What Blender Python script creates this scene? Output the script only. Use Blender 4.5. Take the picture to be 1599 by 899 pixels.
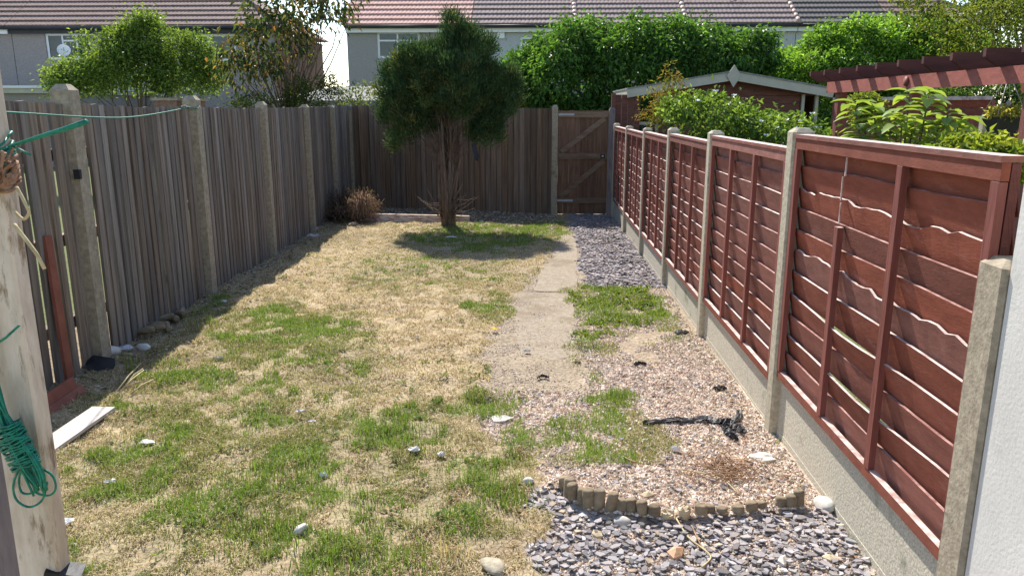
import bpy, math, random
import numpy as np
from mathutils import Vector, Matrix
R = math.radians
rng = np.random.default_rng(7)
random.seed(7)
S = bpy.context.scene
for o in list(bpy.data.objects): bpy.data.objects.remove(o)

# ---------------------------------------------------------------- camera, sky, sun, exposure
CZ = 1.65
F, PW, PH = 1200.0, 1599, 899                      # focal length in pixels of the photograph
TH = math.atan((449.5-168)/F)                      # camera pitched down
YAW = math.atan((845-799.5)/F*math.cos(TH))        # and turned slightly left of the garden axis (+Y)
cam = bpy.data.cameras.new('camera'); cam.sensor_width = 36; cam.lens = 36*F/PW
cam.clip_start = .05; cam.clip_end = 3000
camo = bpy.data.objects.new('camera', cam); S.collection.objects.link(camo)
camo.location = (0, 0, CZ); camo.rotation_euler = (R(90)-TH, 0, YAW)
S.camera = camo
FW = np.array([-math.sin(YAW)*math.cos(TH), math.cos(YAW)*math.cos(TH), -math.sin(TH)])
RT = np.array([math.cos(YAW), math.sin(YAW), 0.]); UP = np.cross(RT, FW)

SUN = Vector((-.30, .93, 1.0)).normalized()        # towards the sun: high, ahead and left
W = bpy.data.worlds.new('World'); S.world = W; W.use_nodes = True
nt = W.node_tree; sky = nt.nodes.new('ShaderNodeTexSky'); sky.sky_type = 'NISHITA'; sky.sun_disc = False
sky.sun_elevation = math.asin(SUN.z); sky.sun_rotation = math.atan2(SUN.x, SUN.y)
sky.air_density = 1.0; sky.dust_density = .4; sky.ozone_density = 1.0
nt.links.new(sky.outputs[0], nt.nodes['Background'].inputs[0]); nt.nodes['Background'].inputs[1].default_value = .13
sl = bpy.data.lights.new('sun', 'SUN'); sl.energy = 4.6; sl.angle = R(.55); sl.color = (1, .95, .87)
so = bpy.data.objects.new('sun', sl); S.collection.objects.link(so); so.location = (-10, 30, 40)
so.rotation_euler = SUN.to_track_quat('Z', 'Y').to_euler()
vs = S.view_settings; vs.view_transform = 'Standard'; vs.look = 'None'; vs.gamma = 1; vs.exposure = .93
try: vs.use_curve_mapping = False
except Exception: pass
S.cycles.max_bounces = 8; S.cycles.transparent_max_bounces = 8

# ---------------------------------------------------------------- coordinates
def ray(px, py): return FW + RT*(px-799.5)/F - UP*(py-449.5)/F
def at(px, py, Y):
    d = ray(px, py); return d*(Y/d[1]) + np.array([0, 0, CZ])
def gz(Y): return -.016*(np.clip(Y, -5, 15)-3.7)
def ground(px, py):
    d = ray(px, py); t = (.016*3.7-CZ)/(d[2]+.016*d[1]); return d*t + np.array([0, 0, CZ])
def _h(ix, iy, s):
    v = np.sin(ix*127.1+iy*311.7+s*74.7)*43758.5453; return v-np.floor(v)
def vnoise(x, y, sc, s=0):
    x = np.asarray(x)*sc; y = np.asarray(y)*sc; ix = np.floor(x); iy = np.floor(y); fx = x-ix; fy = y-iy
    fx = fx*fx*(3-2*fx); fy = fy*fy*(3-2*fy)
    return (_h(ix, iy, s)*(1-fx)+_h(ix+1, iy, s)*fx)*(1-fy)+(_h(ix, iy+1, s)*(1-fx)+_h(ix+1, iy+1, s)*fx)*fy
def fbm(x, y, sc, s=0, o=3):
    r = 0; a = .5; t = 0
    for k in range(o): r = r+a*vnoise(x, y, sc*2**k, s+k*3); t += a; a *= .5
    return r/t

# ---------------------------------------------------------------- materials
MAT = {}
def pmat(name, c1, c2, scale=6, stretch=(1, 1, 1), rough=.85, bump=.2, bscale=None, rnd=.0, c3=None, c3amt=.5, c3scale=3, detail=5, spec=.3, lo=.35, hi=.65, hue=.0, bdist=.01):
    m = bpy.data.materials.new(name); m.use_nodes = True; n = m.node_tree.nodes; l = m.node_tree.links
    b = n['Principled BSDF']; b.inputs['Roughness'].default_value = rough; b.inputs['Specular IOR Level'].default_value = spec
    tc = n.new('ShaderNodeTexCoord'); oi = n.new('ShaderNodeObjectInfo')
    add = n.new('ShaderNodeVectorMath'); add.operation = 'MULTIPLY_ADD'
    sc = n.new('ShaderNodeVectorMath'); sc.operation = 'SCALE'; sc.inputs['Scale'].default_value = 37.
    cmb = n.new('ShaderNodeCombineXYZ')
    for i in range(3): l.new(oi.outputs['Random'], cmb.inputs[i])
    l.new(cmb.outputs[0], sc.inputs[0])
    l.new(tc.outputs['Object'], add.inputs[0]); add.inputs[1].default_value = stretch; l.new(sc.outputs[0], add.inputs[2])
    ns = n.new('ShaderNodeTexNoise'); ns.inputs['Scale'].default_value = scale; ns.inputs['Detail'].default_value = detail; ns.inputs['Roughness'].default_value = .65
    l.new(add.outputs[0], ns.inputs['Vector'])
    rp = n.new('ShaderNodeValToRGB'); e = rp.color_ramp.elements
    e[0].position = lo; e[0].color = (*c1, 1); e[1].position = hi; e[1].color = (*c2, 1)
    l.new(ns.outputs['Fac'], rp.inputs[0]); col = rp.outputs[0]
    if c3:
        n2 = n.new('ShaderNodeTexNoise'); n2.inputs['Scale'].default_value = c3scale; n2.inputs['Detail'].default_value = 6; n2.inputs['Roughness'].default_value = .7
        l.new(add.outputs[0], n2.inputs['Vector'])
        r2 = n.new('ShaderNodeValToRGB'); r2.color_ramp.elements[0].position = 1-c3amt; r2.color_ramp.elements[1].position = min(1, 1-c3amt+.12)
        l.new(n2.outputs['Fac'], r2.inputs[0])
        mx = n.new('ShaderNodeMix'); mx.data_type = 'RGBA'; l.new(r2.outputs[0], mx.inputs[0]); l.new(col, mx.inputs[6]); mx.inputs[7].default_value = (*c3, 1)
        col = mx.outputs[2]
    if rnd:
        hs = n.new('ShaderNodeHueSaturation'); mr = n.new('ShaderNodeMapRange'); mr.inputs[3].default_value = 1-rnd; mr.inputs[4].default_value = 1+rnd
        l.new(oi.outputs['Random'], mr.inputs[0]); l.new(mr.outputs[0], hs.inputs['Value']); l.new(col, hs.inputs['Color']); col = hs.outputs[0]
        if hue:
            m3 = n.new('ShaderNodeMath'); m3.operation = 'MULTIPLY'; m3.inputs[1].default_value = 7.31; l.new(oi.outputs['Random'], m3.inputs[0])
            m4 = n.new('ShaderNodeMath'); m4.operation = 'FRACT'; l.new(m3.outputs[0], m4.inputs[0])
            m5 = n.new('ShaderNodeMapRange'); m5.inputs[3].default_value = 1-hue; m5.inputs[4].default_value = 1+hue; l.new(m4.outputs[0], m5.inputs[0]); l.new(m5.outputs[0], hs.inputs['Saturation'])
    l.new(col, b.inputs['Base Color'])
    if bump:
        bn = n.new('ShaderNodeTexNoise'); bn.inputs['Scale'].default_value = bscale or scale*3; bn.inputs['Detail'].default_value = 4
        l.new(add.outputs[0], bn.inputs['Vector'])
        bp = n.new('ShaderNodeBump'); bp.inputs['Strength'].default_value = bump; bp.inputs['Distance'].default_value = bdist
        l.new(bn.outputs['Fac'], bp.inputs['Height']); l.new(bp.outputs[0], b.inputs['Normal'])
    MAT[name] = m; return m
def leafmat(name, trans=.45, rough=.5, spec=.35, tint=(1.25, 1.2, .55)):
    m = bpy.data.materials.new(name); m.use_nodes = True; n = m.node_tree.nodes; l = m.node_tree.links
    b = n['Principled BSDF']; b.inputs['Roughness'].default_value = rough; b.inputs['Specular IOR Level'].default_value = spec
    a = n.new('ShaderNodeAttribute'); a.attribute_name = 'Col'
    l.new(a.outputs['Color'], b.inputs['Base Color'])
    t = n.new('ShaderNodeBsdfTranslucent'); mm = n.new('ShaderNodeMix'); mm.data_type = 'RGBA'; mm.blend_type = 'MULTIPLY'; mm.inputs[0].default_value = 1
    l.new(a.outputs['Color'], mm.inputs[6]); mm.inputs[7].default_value = (*tint, 1); l.new(mm.outputs[2], t.inputs[0])
    ms = n.new('ShaderNodeMixShader'); ms.inputs[0].default_value = trans
    l.new(b.outputs[0], ms.inputs[1]); l.new(t.outputs[0], ms.inputs[2]); l.new(ms.outputs[0], n['Material Output'].inputs[0])
    MAT[name] = m; return m
def colmat(name, rough=.9, spec=.2, bump=0., bscale=60):
    m = bpy.data.materials.new(name); m.use_nodes = True; n = m.node_tree.nodes; l = m.node_tree.links
    b = n['Principled BSDF']; b.inputs['Roughness'].default_value = rough; b.inputs['Specular IOR Level'].default_value = spec
    a = n.new('ShaderNodeAttribute'); a.attribute_name = 'Col'
    ns = n.new('ShaderNodeTexNoise'); ns.inputs['Scale'].default_value = bscale; ns.inputs['Detail'].default_value = 8
    tc = n.new('ShaderNodeTexCoord'); l.new(tc.outputs['Object'], ns.inputs['Vector'])
    mr = n.new('ShaderNodeMapRange'); mr.inputs[1].default_value = .3; mr.inputs[2].default_value = .7; mr.inputs[3].default_value = .6; mr.inputs[4].default_value = 1.4; l.new(ns.outputs['Fac'], mr.inputs[0])
    vm = n.new('ShaderNodeVectorMath'); vm.operation = 'SCALE'; l.new(a.outputs['Color'], vm.inputs[0]); l.new(mr.outputs[0], vm.inputs['Scale'])
    l.new(vm.outputs[0], b.inputs['Base Color'])
    if bump:
        bp = n.new('ShaderNodeBump'); bp.inputs['Strength'].default_value = bump; bp.inputs['Distance'].default_value = .02; l.new(ns.outputs['Fac'], bp.inputs['Height']); l.new(bp.outputs[0], b.inputs['Normal'])
    MAT[name] = m; return m

pmat('grey_wood', (.135, .103, .081), (.285, .232, .188), 5, (5, 5, .45), rough=.9, bump=.5, rnd=.28, hue=.25, c3=(.17, .155, .15), c3amt=.42, c3scale=1.6)
pmat('brown_wood', (.13, .085, .06), (.24, .17, .12), 5, (5, 5, .5), rough=.9, bump=.45, rnd=.25, hue=.2, c3=(.16, .14, .125), c3amt=.4, c3scale=1.5)
pmat('gate_wood', (.125, .066, .041), (.205, .117, .073), 5, (5, 5, .5), rough=.85, bump=.4, rnd=.18)
pmat('gate_rail', (.155, .1, .064), (.24, .165, .11), 5, (.7, 5, 5), rough=.85, bump=.4, rnd=.12)
pmat('concrete', (.33, .285, .205), (.5, .44, .33), 40, rough=.95, bump=.5, bscale=90, rnd=.08, c3=(.2, .18, .12), c3amt=.42, c3scale=4, bdist=.004)
pmat('old_concrete', (.26, .215, .155), (.42, .355, .26), 30, rough=.95, bump=.5, bscale=90, c3=(.15, .15, .09), c3amt=.42, c3scale=4, bdist=.004)
pmat('aggregate', (.32, .285, .21), (.59, .54, .44), 110, rough=.95, bump=.6, bscale=70, rnd=.06, c3=(.26, .25, .18), c3amt=.44, c3scale=5, bdist=.004)
pmat('red_stain', (.185, .06, .04), (.26, .088, .06), 7, (3, 1.6, 4), rough=.78, bump=.3, bscale=40, rnd=.2, hue=.12, c3=(.27, .115, .09), c3amt=.43, c3scale=5, spec=.3, bdist=.003)
pmat('lit_red', (.3, .085, .06), (.38, .12, .09), 7, (3, 1.6, 4), rough=.75, bump=.25, bscale=40)  # near pergola beam: red lightened, its sunlit patches put into the colour
pmat('faded_lit_edge', (.2, .07, .055), (.42, .25, .21), 22, rough=.75, bump=.2, lo=.4, hi=.62)  # pinker slat ledges: part faded stain, part sun catch put into the colour
pmat('red_post', (.17, .048, .036), (.25, .078, .06), 5, (4, 4, .5), rough=.62, bump=.3, rnd=.1, spec=.4)
pmat('shaded_red', (.075, .024, .02), (.12, .036, .03), 5, (.6, 4, 4), rough=.7, bump=.3, rnd=.12)  # red darkened: shade of the rafters and panel-end gap put into the colour
pmat('worn_lit_edge', (.27, .14, .115), (.58, .48, .44), 16, (1, 1, 1), rough=.7, bump=.3, spec=.3, lo=.32, hi=.56)  # pale top faces: worn paint plus the sun they catch, in one colour
pmat('white_render', (.56, .535, .49), (.64, .615, .57), 2.5, rough=.9, bump=.6, bscale=90, bdist=.002, c3=(.5, .47, .42), c3amt=.42, c3scale=3)
pmat('peeling_paint', (.46, .37, .27), (.68, .59, .48), 9, (2, 2, .5), rough=.8, bump=.5, c3=(.25, .18, .11), c3amt=.46, c3scale=16)
pmat('dark_timber', (.12, .10, .11), (.24, .19, .18), 6, (4, 4, .5), rough=.9, bump=.3)
pmat('pebbledash_brown', (.25, .215, .2), (.35, .31, .29), 30, rough=.95, bump=.6, bscale=60, bdist=.02)
pmat('pebbledash_grey', (.27, .25, .235), (.38, .355, .335), 30, rough=.95, bump=.6, bscale=60, bdist=.02)
pmat('pebbledash_pale', (.42, .42, .42), (.52, .52, .52), 30, rough=.95, bump=.5, bscale=60, bdist=.02)
pmat('brick', (.22, .12, .09), (.32, .19, .14), 14, rough=.9, bump=.4)
pmat('tile_brown', (.19, .13, .112), (.29, .205, .18), 9, rough=.9, bump=.2, c3=(.13, .12, .1), c3amt=.4, spec=.15)
pmat('tile_red', (.48, .27, .22), (.62, .4, .34), 9, rough=.9, bump=.2, c3=(.5, .36, .32), c3amt=.44, spec=.15)
pmat('tile_grey', (.215, .158, .145), (.32, .25, .23), 9, rough=.9, bump=.2, c3=(.19, .17, .15), c3amt=.4, spec=.15)
pmat('tile_dark', (.115, .1, .095), (.17, .15, .14), 12, rough=.9, bump=.2, c3=(.2, .18, .15), c3amt=.36, spec=.15)
pmat('ridge_tile', (.36, .24, .2), (.48, .35, .3), 9, rough=.6, bump=.2)
pmat('plastic_white', (.72, .73, .74), (.8, .8, .8), 4, rough=.4, bump=0)
pmat('gutter', (.025, .025, .028), (.04, .04, .045), 4, rough=.5, bump=0)
pmat('curtain', (.06, .065, .08), (.16, .17, .2), 7, (4, 4, .3), rough=.9, bump=0)
g_ = pmat('glass', (.015, .02, .03), (.04, .05, .07), 2, rough=.06, bump=0, spec=.6)
pmat('cream_paint', (.4, .37, .3), (.48, .45, .37), 4, rough=.7, bump=.1)
pmat('shed_wood', (.10, .04, .03), (.17, .07, .05), 6, (.6, 4, 5), rough=.8, bump=.3)
pmat('felt', (.17, .17, .16), (.26, .26, .25), 12, rough=.95, bump=.3)
pmat('black_plastic', (.012, .012, .014), (.035, .035, .04), 8, rough=.55, bump=.3)
pmat('bark', (.11, .075, .055), (.22, .155, .115), 14, (3, 3, .6), rough=.9, bump=.6)
pmat('dry_twig', (.26, .15, .085), (.44, .29, .18), 20, rough=.9, bump=.2)
pmat('straw', (.42, .33, .17), (.6, .5, .29), 20, rough=.85, bump=.1)
pmat('green_rope', (.006, .125, .08), (.012, .25, .165), 60, rough=.5, bump=.4, bscale=300, bdist=.001)
pmat('brown_rope', (.2, .1, .055), (.4, .24, .15), 60, rough=.85, bump=.5, bscale=200, bdist=.002)
pmat('pale_wood', (.42, .37, .34), (.58, .53, .49), 6, (1, 1, 1), rough=.8, bump=.3)
pmat('peeled_plank', (.42, .24, .19), (.68, .58, .5), 9, (1, 4, 4), rough=.85, bump=.3, lo=.4, hi=.55, c3=(.3, .16, .12), c3amt=.42)
pmat('rust_plank', (.2, .065, .04), (.3, .1, .065), 6, (1, 1, 1), rough=.75, bump=.3)
pmat('stone_white', (.45, .415, .36), (.64, .61, .55), 10, rough=.85, bump=.3)
pmat('stone_orange', (.42, .22, .11), (.58, .36, .22), 10, rough=.85, bump=.3)
pmat('stone_tan', (.34, .27, .17), (.52, .43, .29), 14, rough=.9, bump=.4, rnd=.2)
pmat('edging_stone', (.17, .125, .08), (.32, .25, .165), 14, rough=.95, bump=.5, rnd=.22, c3=(.1, .09, .06), c3amt=.42, c3scale=9)
pmat('edging_break', (.46, .36, .22), (.62, .52, .36), 14, rough=.95, bump=.4)
pmat('slate', (.205, .182, .178), (.37, .338, .328), 9, rough=.92, bump=.3, rnd=.45, hue=.5, spec=.3)
pmat('path_concrete', (.235, .185, .13), (.355, .295, .22), 30, rough=.95, bump=.9, bscale=70, c3=(.22, .17, .115), c3amt=.5, c3scale=2.5)
pmat('litter_white', (.6, .57, .52), (.74, .72, .68), 8, rough=.5, bump=.2)
pmat('litter_grey', (.34, .34, .38), (.5, .5, .53), 8, rough=.6, bump=.2)
pmat('metal', (.3, .31, .31), (.46, .46, .46), 10, rough=.45, bump=.1)
pmat('membrane', (.022, .021, .022), (.07, .065, .065), 20, rough=.5, bump=.6, bscale=60)
pmat('flower_white', (.75, .74, .68), (.8, .8, .76), 8, rough=.6, bump=0)
pmat('flower_yellow', (.75, .42, .03), (.8, .5, .05), 8, rough=.6, bump=0)
leafmat('leaf', .52); leafmat('grass_blade', .35, .6, .25, (1.15, 1.15, .7)); leafmat('conifer_leaf', .3, .6, .25)
leafmat('glossy_leaf', .5, .46, .4)
colmat('soil', .95, .15, .8, 45); colmat('stones', .95, .12, 0, 30)

# ---------------------------------------------------------------- builders
COL = S.collection
ORG = {}
def link(o, parent=None):
    COL.objects.link(o)
    if parent is not None: o.parent = parent
    return o
def tag(o, label=None, cat=None, group=None, kind=None):
    if label: o['label'] = label
    if cat: o['category'] = cat
    if group: o['group'] = group
    if kind: o['kind'] = kind
    return o
def thing(name, loc, label, cat, group=None):
    o = bpy.data.objects.new(name, None); o.location = tuple(loc); o.empty_display_size = .1
    link(o); ORG[o] = Vector(loc); return tag(o, label, cat, group)
def npmesh(name, V, Fc, mats, fmat=None, col=None, smooth=False):
    V = np.asarray(V, dtype=np.float32); Fc = np.asarray(Fc, dtype=np.int32)      # all faces same size
    me = bpy.data.meshes.new(name); k = Fc.shape[1]
    me.vertices.add(len(V)); me.vertices.foreach_set('co', V.ravel())
    me.loops.add(Fc.size); me.loops.foreach_set('vertex_index', Fc.ravel())
    me.polygons.add(len(Fc)); me.polygons.foreach_set('loop_start', np.arange(0, Fc.size, k, dtype=np.int32))
    for m in mats: me.materials.append(MAT[m])
    if fmat is not None: me.polygons.foreach_set('material_index', np.asarray(fmat, dtype=np.int32))
    me.update(calc_edges=True)
    if col is not None:
        a = me.attributes.new('Col', 'FLOAT_COLOR', 'POINT')
        c = np.ones((len(V), 4), dtype=np.float32); c[:, :3] = col; a.data.foreach_set('color', c.ravel())
    me.polygons.foreach_set('use_smooth', np.full(len(Fc), bool(smooth)))
    return me
def npobj(name, V, Fc, mats, parent=None, fmat=None, col=None, smooth=False):
    V = np.asarray(V, dtype=np.float64)
    if parent is not None: V = V-np.array(ORG[parent])
    o = bpy.data.objects.new(name, npmesh(name, V, Fc, mats, fmat, col, smooth)); link(o, parent)
    if parent is not None: ORG[o] = ORG[parent]
    else: ORG[o] = Vector((0, 0, 0))
    return o
class MB:
    def __init__(s): s.v = []; s.f = []; s.m = []; s.sm = []
    def add(s, vs, fs, mi=0, sm=False):
        b = len(s.v); s.v += [tuple(map(float, q)) for q in vs]
        for q in fs: s.f.append([i+b for i in q]); s.m.append(mi); s.sm.append(sm)
        return s
    def box(s, a, b, mi=0, M=None, top=None):
        x0, y0, z0 = a; x1, y1, z1 = b
        vs = [(x0, y0, z0), (x1, y0, z0), (x1, y1, z0), (x0, y1, z0), (x0, y0, z1), (x1, y0, z1), (x1, y1, z1), (x0, y1, z1)]
        if M is not None: vs = [M @ Vector(q) for q in vs]
        fs = [(0, 3, 2, 1), (0, 1, 5, 4), (1, 2, 6, 5), (2, 3, 7, 6), (3, 0, 4, 7)]
        s.add(vs, fs, mi); n = len(s.v)-8; s.f.append([n+4, n+5, n+6, n+7]); s.m.append(mi if top is None else top); s.sm.append(False)
        return s
    def beam(s, p, q, w, h, mi=0, up=(0, 0, 1)):
        p = Vector(p); q = Vector(q); d = (q-p).normalized(); u = Vector(up); sd = d.cross(u).normalized(); u = sd.cross(d)
        vs = []
        for c in (p, q):
            for a, b in ((-1, -1), (1, -1), (1, 1), (-1, 1)): vs.append(c+sd*a*w/2+u*b*h/2)
        return s.add(vs, [(0, 1, 2, 3), (7, 6, 5, 4), (0, 4, 5, 1), (1, 5, 6, 2), (2, 6, 7, 3), (3, 7, 4, 0)], mi)
    def tube(s, pts, rad, n=6, mi=0, sm=True):
        P = [Vector(p) for p in pts]; k = len(P); rr = rad if hasattr(rad, '__len__') else [rad]*k; vs = []
        ref = Vector((.31, .21, .93))
        for i, p in enumerate(P):
            d = (P[min(i+1, k-1)]-P[max(i-1, 0)]); d = d.normalized() if d.length > 1e-9 else Vector((0, 0, 1))
            a = d.cross(ref); a = a.normalized() if a.length > 1e-4 else Vector((1, 0, 0)); b = d.cross(a)
            for j in range(n): t = 2*math.pi*j/n; vs.append(p+(a*math.cos(t)+b*math.sin(t))*rr[i])
        fs = [(i*n+j, i*n+(j+1) % n, (i+1)*n+(j+1) % n, (i+1)*n+j) for i in range(k-1) for j in range(n)]
        fs += [tuple(range(n))[::-1], tuple((k-1)*n+j for j in range(n))]
        return s.add(vs, fs, mi, sm)
    def poly(s, vs, mi=0): return s.add(vs, [tuple(range(len(vs)))], mi)
    def prism(s, prof, ext, mi=0):                  # profile list of 3D points extruded along ext
        n = len(prof); e = Vector(ext); vs = [Vector(p) for p in prof]+[Vector(p)+e for p in prof]
        return s.add(vs, [tuple(range(n))[::-1], tuple(range(n, 2*n))]+[(i, (i+1) % n, n+(i+1) % n, n+i) for i in range(n)], mi)
    def mesh(s, name, mats, off=(0, 0, 0)):
        me = bpy.data.meshes.new(name); o = Vector(off)
        me.from_pydata([Vector(q)-o for q in s.v], [], s.f)
        for m in ([mats] if isinstance(mats, str) else mats): me.materials.append(MAT[m])
        me.polygons.foreach_set('material_index', s.m); me.polygons.foreach_set('use_smooth', s.sm); me.update(); return me
    def build(s, name, mats, parent=None, label=None):
        off = ORG[parent] if parent is not None else Vector((0, 0, 0))
        o = bpy.data.objects.new(name, s.mesh(name, mats, off)); link(o, parent); ORG[o] = off
        if label: o['label'] = label
        return o
def inst(name, me, parent, loc, rot=(0, 0, 0), sc=(1, 1, 1)):
    o = bpy.data.objects.new(name, me); link(o, parent)
    o.location = Vector(loc)-(ORG[parent] if parent is not None else Vector((0, 0, 0))); o.rotation_euler = rot; o.scale = sc
    ORG[o] = Vector(loc); return o
def single(o, label, cat, group=None): return tag(o, label, cat, group)
def stone_mesh(name, mat, sx, sy, sz, seed, n=2):
    r = np.random.default_rng(seed)
    import bmesh
    bm = bmesh.new(); bmesh.ops.create_icosphere(bm, subdivisions=n, radius=1)
    k = r.normal(0, 1, (3, 3))
    for v in bm.verts:
        p = np.array(v.co); d = 1+.16*math.sin(k[0] @ p*2.1+1)+.12*math.sin(k[1] @ p*3.3)+.06*math.sin(k[2] @ p*6)
        v.co = (p[0]*sx*d, p[1]*sy*d, p[2]*sz*d)
    me = bpy.data.meshes.new(name); bm.to_mesh(me); bm.free(); me.materials.append(MAT[mat])
    me.polygons.foreach_set('use_smooth', [n > 1]*len(me.polygons)); return me

# ---------------------------------------------------------------- leaves
def nrm(a): return a/np.maximum(np.linalg.norm(a, axis=-1, keepdims=True), 1e-9)
def leaves(P, D, N, L, Wd, C, fold=.25, curl=.0):
    n = len(P); D = nrm(D); sd = nrm(np.cross(D, N)); U = np.cross(sd, D)
    L = np.broadcast_to(np.asarray(L), (n,))[:, None]; Wd = np.broadcast_to(np.asarray(Wd), (n,))[:, None]
    mid = P+D*L*.45+U*curl*L
    V = np.stack([P, mid+sd*Wd*.5+U*Wd*fold, P+D*L-U*curl*L*.6, mid-sd*Wd*.5+U*Wd*fold], 1).reshape(-1, 3)
    b = (np.arange(n)*4)[:, None]
    Fc = np.stack([b+np.array([[0, 1, 2]]), b+np.array([[0, 2, 3]])], 1).reshape(-1, 3)
    return V, Fc, np.repeat(C, 4, 0)
def crown_pts(lobes, nclump, per, spread, r, zmin=-.35, shell=.18, inner=.25):
    """clump centres over the lobes' surface, then leaf points round each; returns P, outward, clump id, inner flag"""
    lob = np.array([list(c)+list(q) for c, q in lobes]); w = (lob[:, 3]*lob[:, 4]+lob[:, 3]*lob[:, 5]+lob[:, 4]*lob[:, 5]); w /= w.sum()
    k = r.choice(len(lob), nclump*3, p=w); u = nrm(r.normal(0, 1, (nclump*3, 3))); ok = u[:, 2] > zmin
    rad = 1+shell*(r.random(len(u))-.75); isin = r.random(len(u)) < inner; rad = np.where(isin, .45+.4*r.random(len(u)), rad)
    c = lob[k, :3]+u*lob[k, 3:]*rad[:, None]
    d = np.min([np.sum(((c-q[:3])/q[3:])**2, 1)+(1e9*(k == i)) for i, q in enumerate(lob)], 0) if len(lob) > 1 else np.full(len(c), 9.)
    ok &= (d > .6) | isin
    idx = np.where(ok)[0][:nclump]; c = c[idx]; o = nrm(u[idx]/lob[k[idx], 3:]); isin = isin[idx]
    P = np.repeat(c, per, 0)+r.normal(0, 1, (len(c)*per, 3))*spread
    return P, np.repeat(o, per, 0), np.repeat(np.arange(len(c)), per), np.repeat(isin, per), c
def sublobes(lobes, n, rad, seed, zmin=-.3, flat=.8):
    """small mounds over the surface of the main lobes: gives a crown its hollows and shoulders"""
    r = np.random.default_rng(seed); lob = np.array([list(c)+list(q) for c, q in lobes]); w = lob[:, 3]*lob[:, 5]; w = w/w.sum(); out = []
    while len(out) < n:
        k = r.choice(len(lob), p=w); u = nrm(r.normal(0, 1, 3)); u[1] = -abs(u[1]) if r.random() < .6 else u[1]
        if u[2] < zmin: continue
        c = lob[k, :3]+u*lob[k, 3:]*.9
        if min(np.sum(((c-q[:3])/q[3:])**2) for j, q in enumerate(lob) if j != k or len(lob) == 1) < .7: continue
        q = rad*r.uniform(.6, 1.3); out.append((c, np.array([q, q, q*flat])))
    return [(c, q*.9) for c, q in lobes]+out
def foliage(name, parent, lobes, nclump, per, spread, L, Wd, cols, seed, droop=.3, mat='leaf', out=.7, jit=.6, zmin=-.35, shell=.18, inner=.25, fold=.25, curl=.08, var=.25, up=0., rare=None, rareamt=0.):
    r = np.random.default_rng(seed)
    P, O, cid, isin, c = crown_pts(lobes, nclump, per, spread, r, zmin, shell, inner)
    n = len(P); D = O*out+r.normal(0, 1, (n, 3))*jit+np.array([0, 0, up-droop]); N = O*.5+np.array([0, 0, 1.])+r.normal(0, 1, (n, 3))*.45
    cols = np.array(cols); t = r.random(len(c))[cid]; ci = t*(len(cols)-1); i0 = np.clip(ci.astype(int), 0, len(cols)-2); fr = (ci-i0)[:, None]
    C = cols[i0]*(1-fr)+cols[i0+1]*fr
    if rare is not None:
        q = r.random(n) < rareamt; C[q] = np.array(rare)
    C = C*(1+var*r.normal(0, 1, (n, 1)).clip(-2, 2)); C = np.clip(C, .004, 1)
    V, Fc, CC = leaves(P, D, N, L*(.65+.7*r.random(n)), Wd*(.65+.7*r.random(n)), C, fold, curl)
    return npobj(name, V, Fc, [mat], parent, col=CC), c
def branches(name, parent, base, centres, r0, seed, nb=14, mat='bark', hub=.45, n=6, bend=.12):
    r = random.Random(seed); m = MB(); base = Vector(base)
    cs = [Vector(c) for c in centres]; r.shuffle(cs); mean = sum(cs, Vector())/len(cs); top = base.lerp(mean, hub)
    top.x = base.x*.6+mean.x*.4; top.y = base.y*.6+mean.y*.4
    m.tube([base, base.lerp(top, .5)+Vector((r.uniform(-.05, .05), r.uniform(-.05, .05), 0)), top], [r0, r0*.8, r0*.62], 8)
    for c in cs[:nb]:
        a = base.lerp(top, r.uniform(.55, 1)); mid = a.lerp(c, .5)+Vector((r.uniform(-1, 1), r.uniform(-1, 1), r.uniform(-.2, 1)))*bend*(c-a).length
        m.tube([a, mid, c], [r0*.4, r0*.24, r0*.07], 5)
    return m.build(name, mat, parent)

# ================================================================ SETTING: ground
FX, FY = 1.25, 13.3                                 # right fence line, far fence line
def lx(Y): return -3.0-.058*(Y-4.85)                # left fence line
def fy(x): return np.clip(14.45-(x+3.56)*(1.15/3.76), 13.3, 14.5)   # the far fence runs slightly askew
def epatch(px, py, rx, ry, w):
    c = ground(px, py); a = ground(px+rx, py); t = ground(px, py-ry); b = ground(px, py+ry)
    return (c[0], .5*(t[1]+b[1]), abs(a[0]-c[0]), .5*abs(t[1]-b[1]), w)
GREEN = [epatch(*q) for q in [(455, 535, 115, 46, 1.), (400, 498, 60, 26, .7), (330, 600, 90, 40, .5), (600, 670, 120, 34, .95), (430, 740, 55, 50, 1), (400, 820, 70, 45, 1),
    (330, 790, 50, 30, .6), (620, 862, 130, 40, 1), (560, 888, 90, 26, 1), (780, 625, 62, 13, 1), (795, 770, 38, 60, .95), (800, 845, 45, 28, .8), (130, 730, 60, 50, .6),
    (765, 372, 115, 24, .8), (830, 360, 60, 14, 1), (690, 440, 100, 28, .35), (772, 480, 36, 22, .8), (620, 420, 90, 25, .35), (245, 660, 70, 36, .75), (268, 572, 34, 16, 1),
    (960, 466, 70, 26, 1), (1000, 500, 55, 28, .7), (930, 520, 55, 26, .65), (945, 555, 65, 34, .45), (962, 622, 40, 12, 1), (875, 680, 66, 34, .9), (950, 668, 60, 26, .75),
    (200, 765, 100, 46, .5), (150, 860, 60, 40, .5), (560, 560, 50, 24, .35), (640, 760, 70, 40, .55), (700, 800, 60, 34, .4), (520, 720, 60, 30, .5), (480, 610, 80, 24, .4), (330, 480, 30, 20, .5), (300, 700, 200, 110, .42), (650, 725, 150, 70, .5), (450, 800, 340, 110, .42), (300, 620, 130, 40, .4)]]
STRAW = [epatch(*q) for q in [(600, 490, 190, 55, 1.), (690, 570, 70, 30, 1), (470, 430, 100, 40, .8), (560, 800, 90, 20, .6), (260, 830, 90, 30, .6), (500, 860, 60, 30, .7)]]
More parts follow.
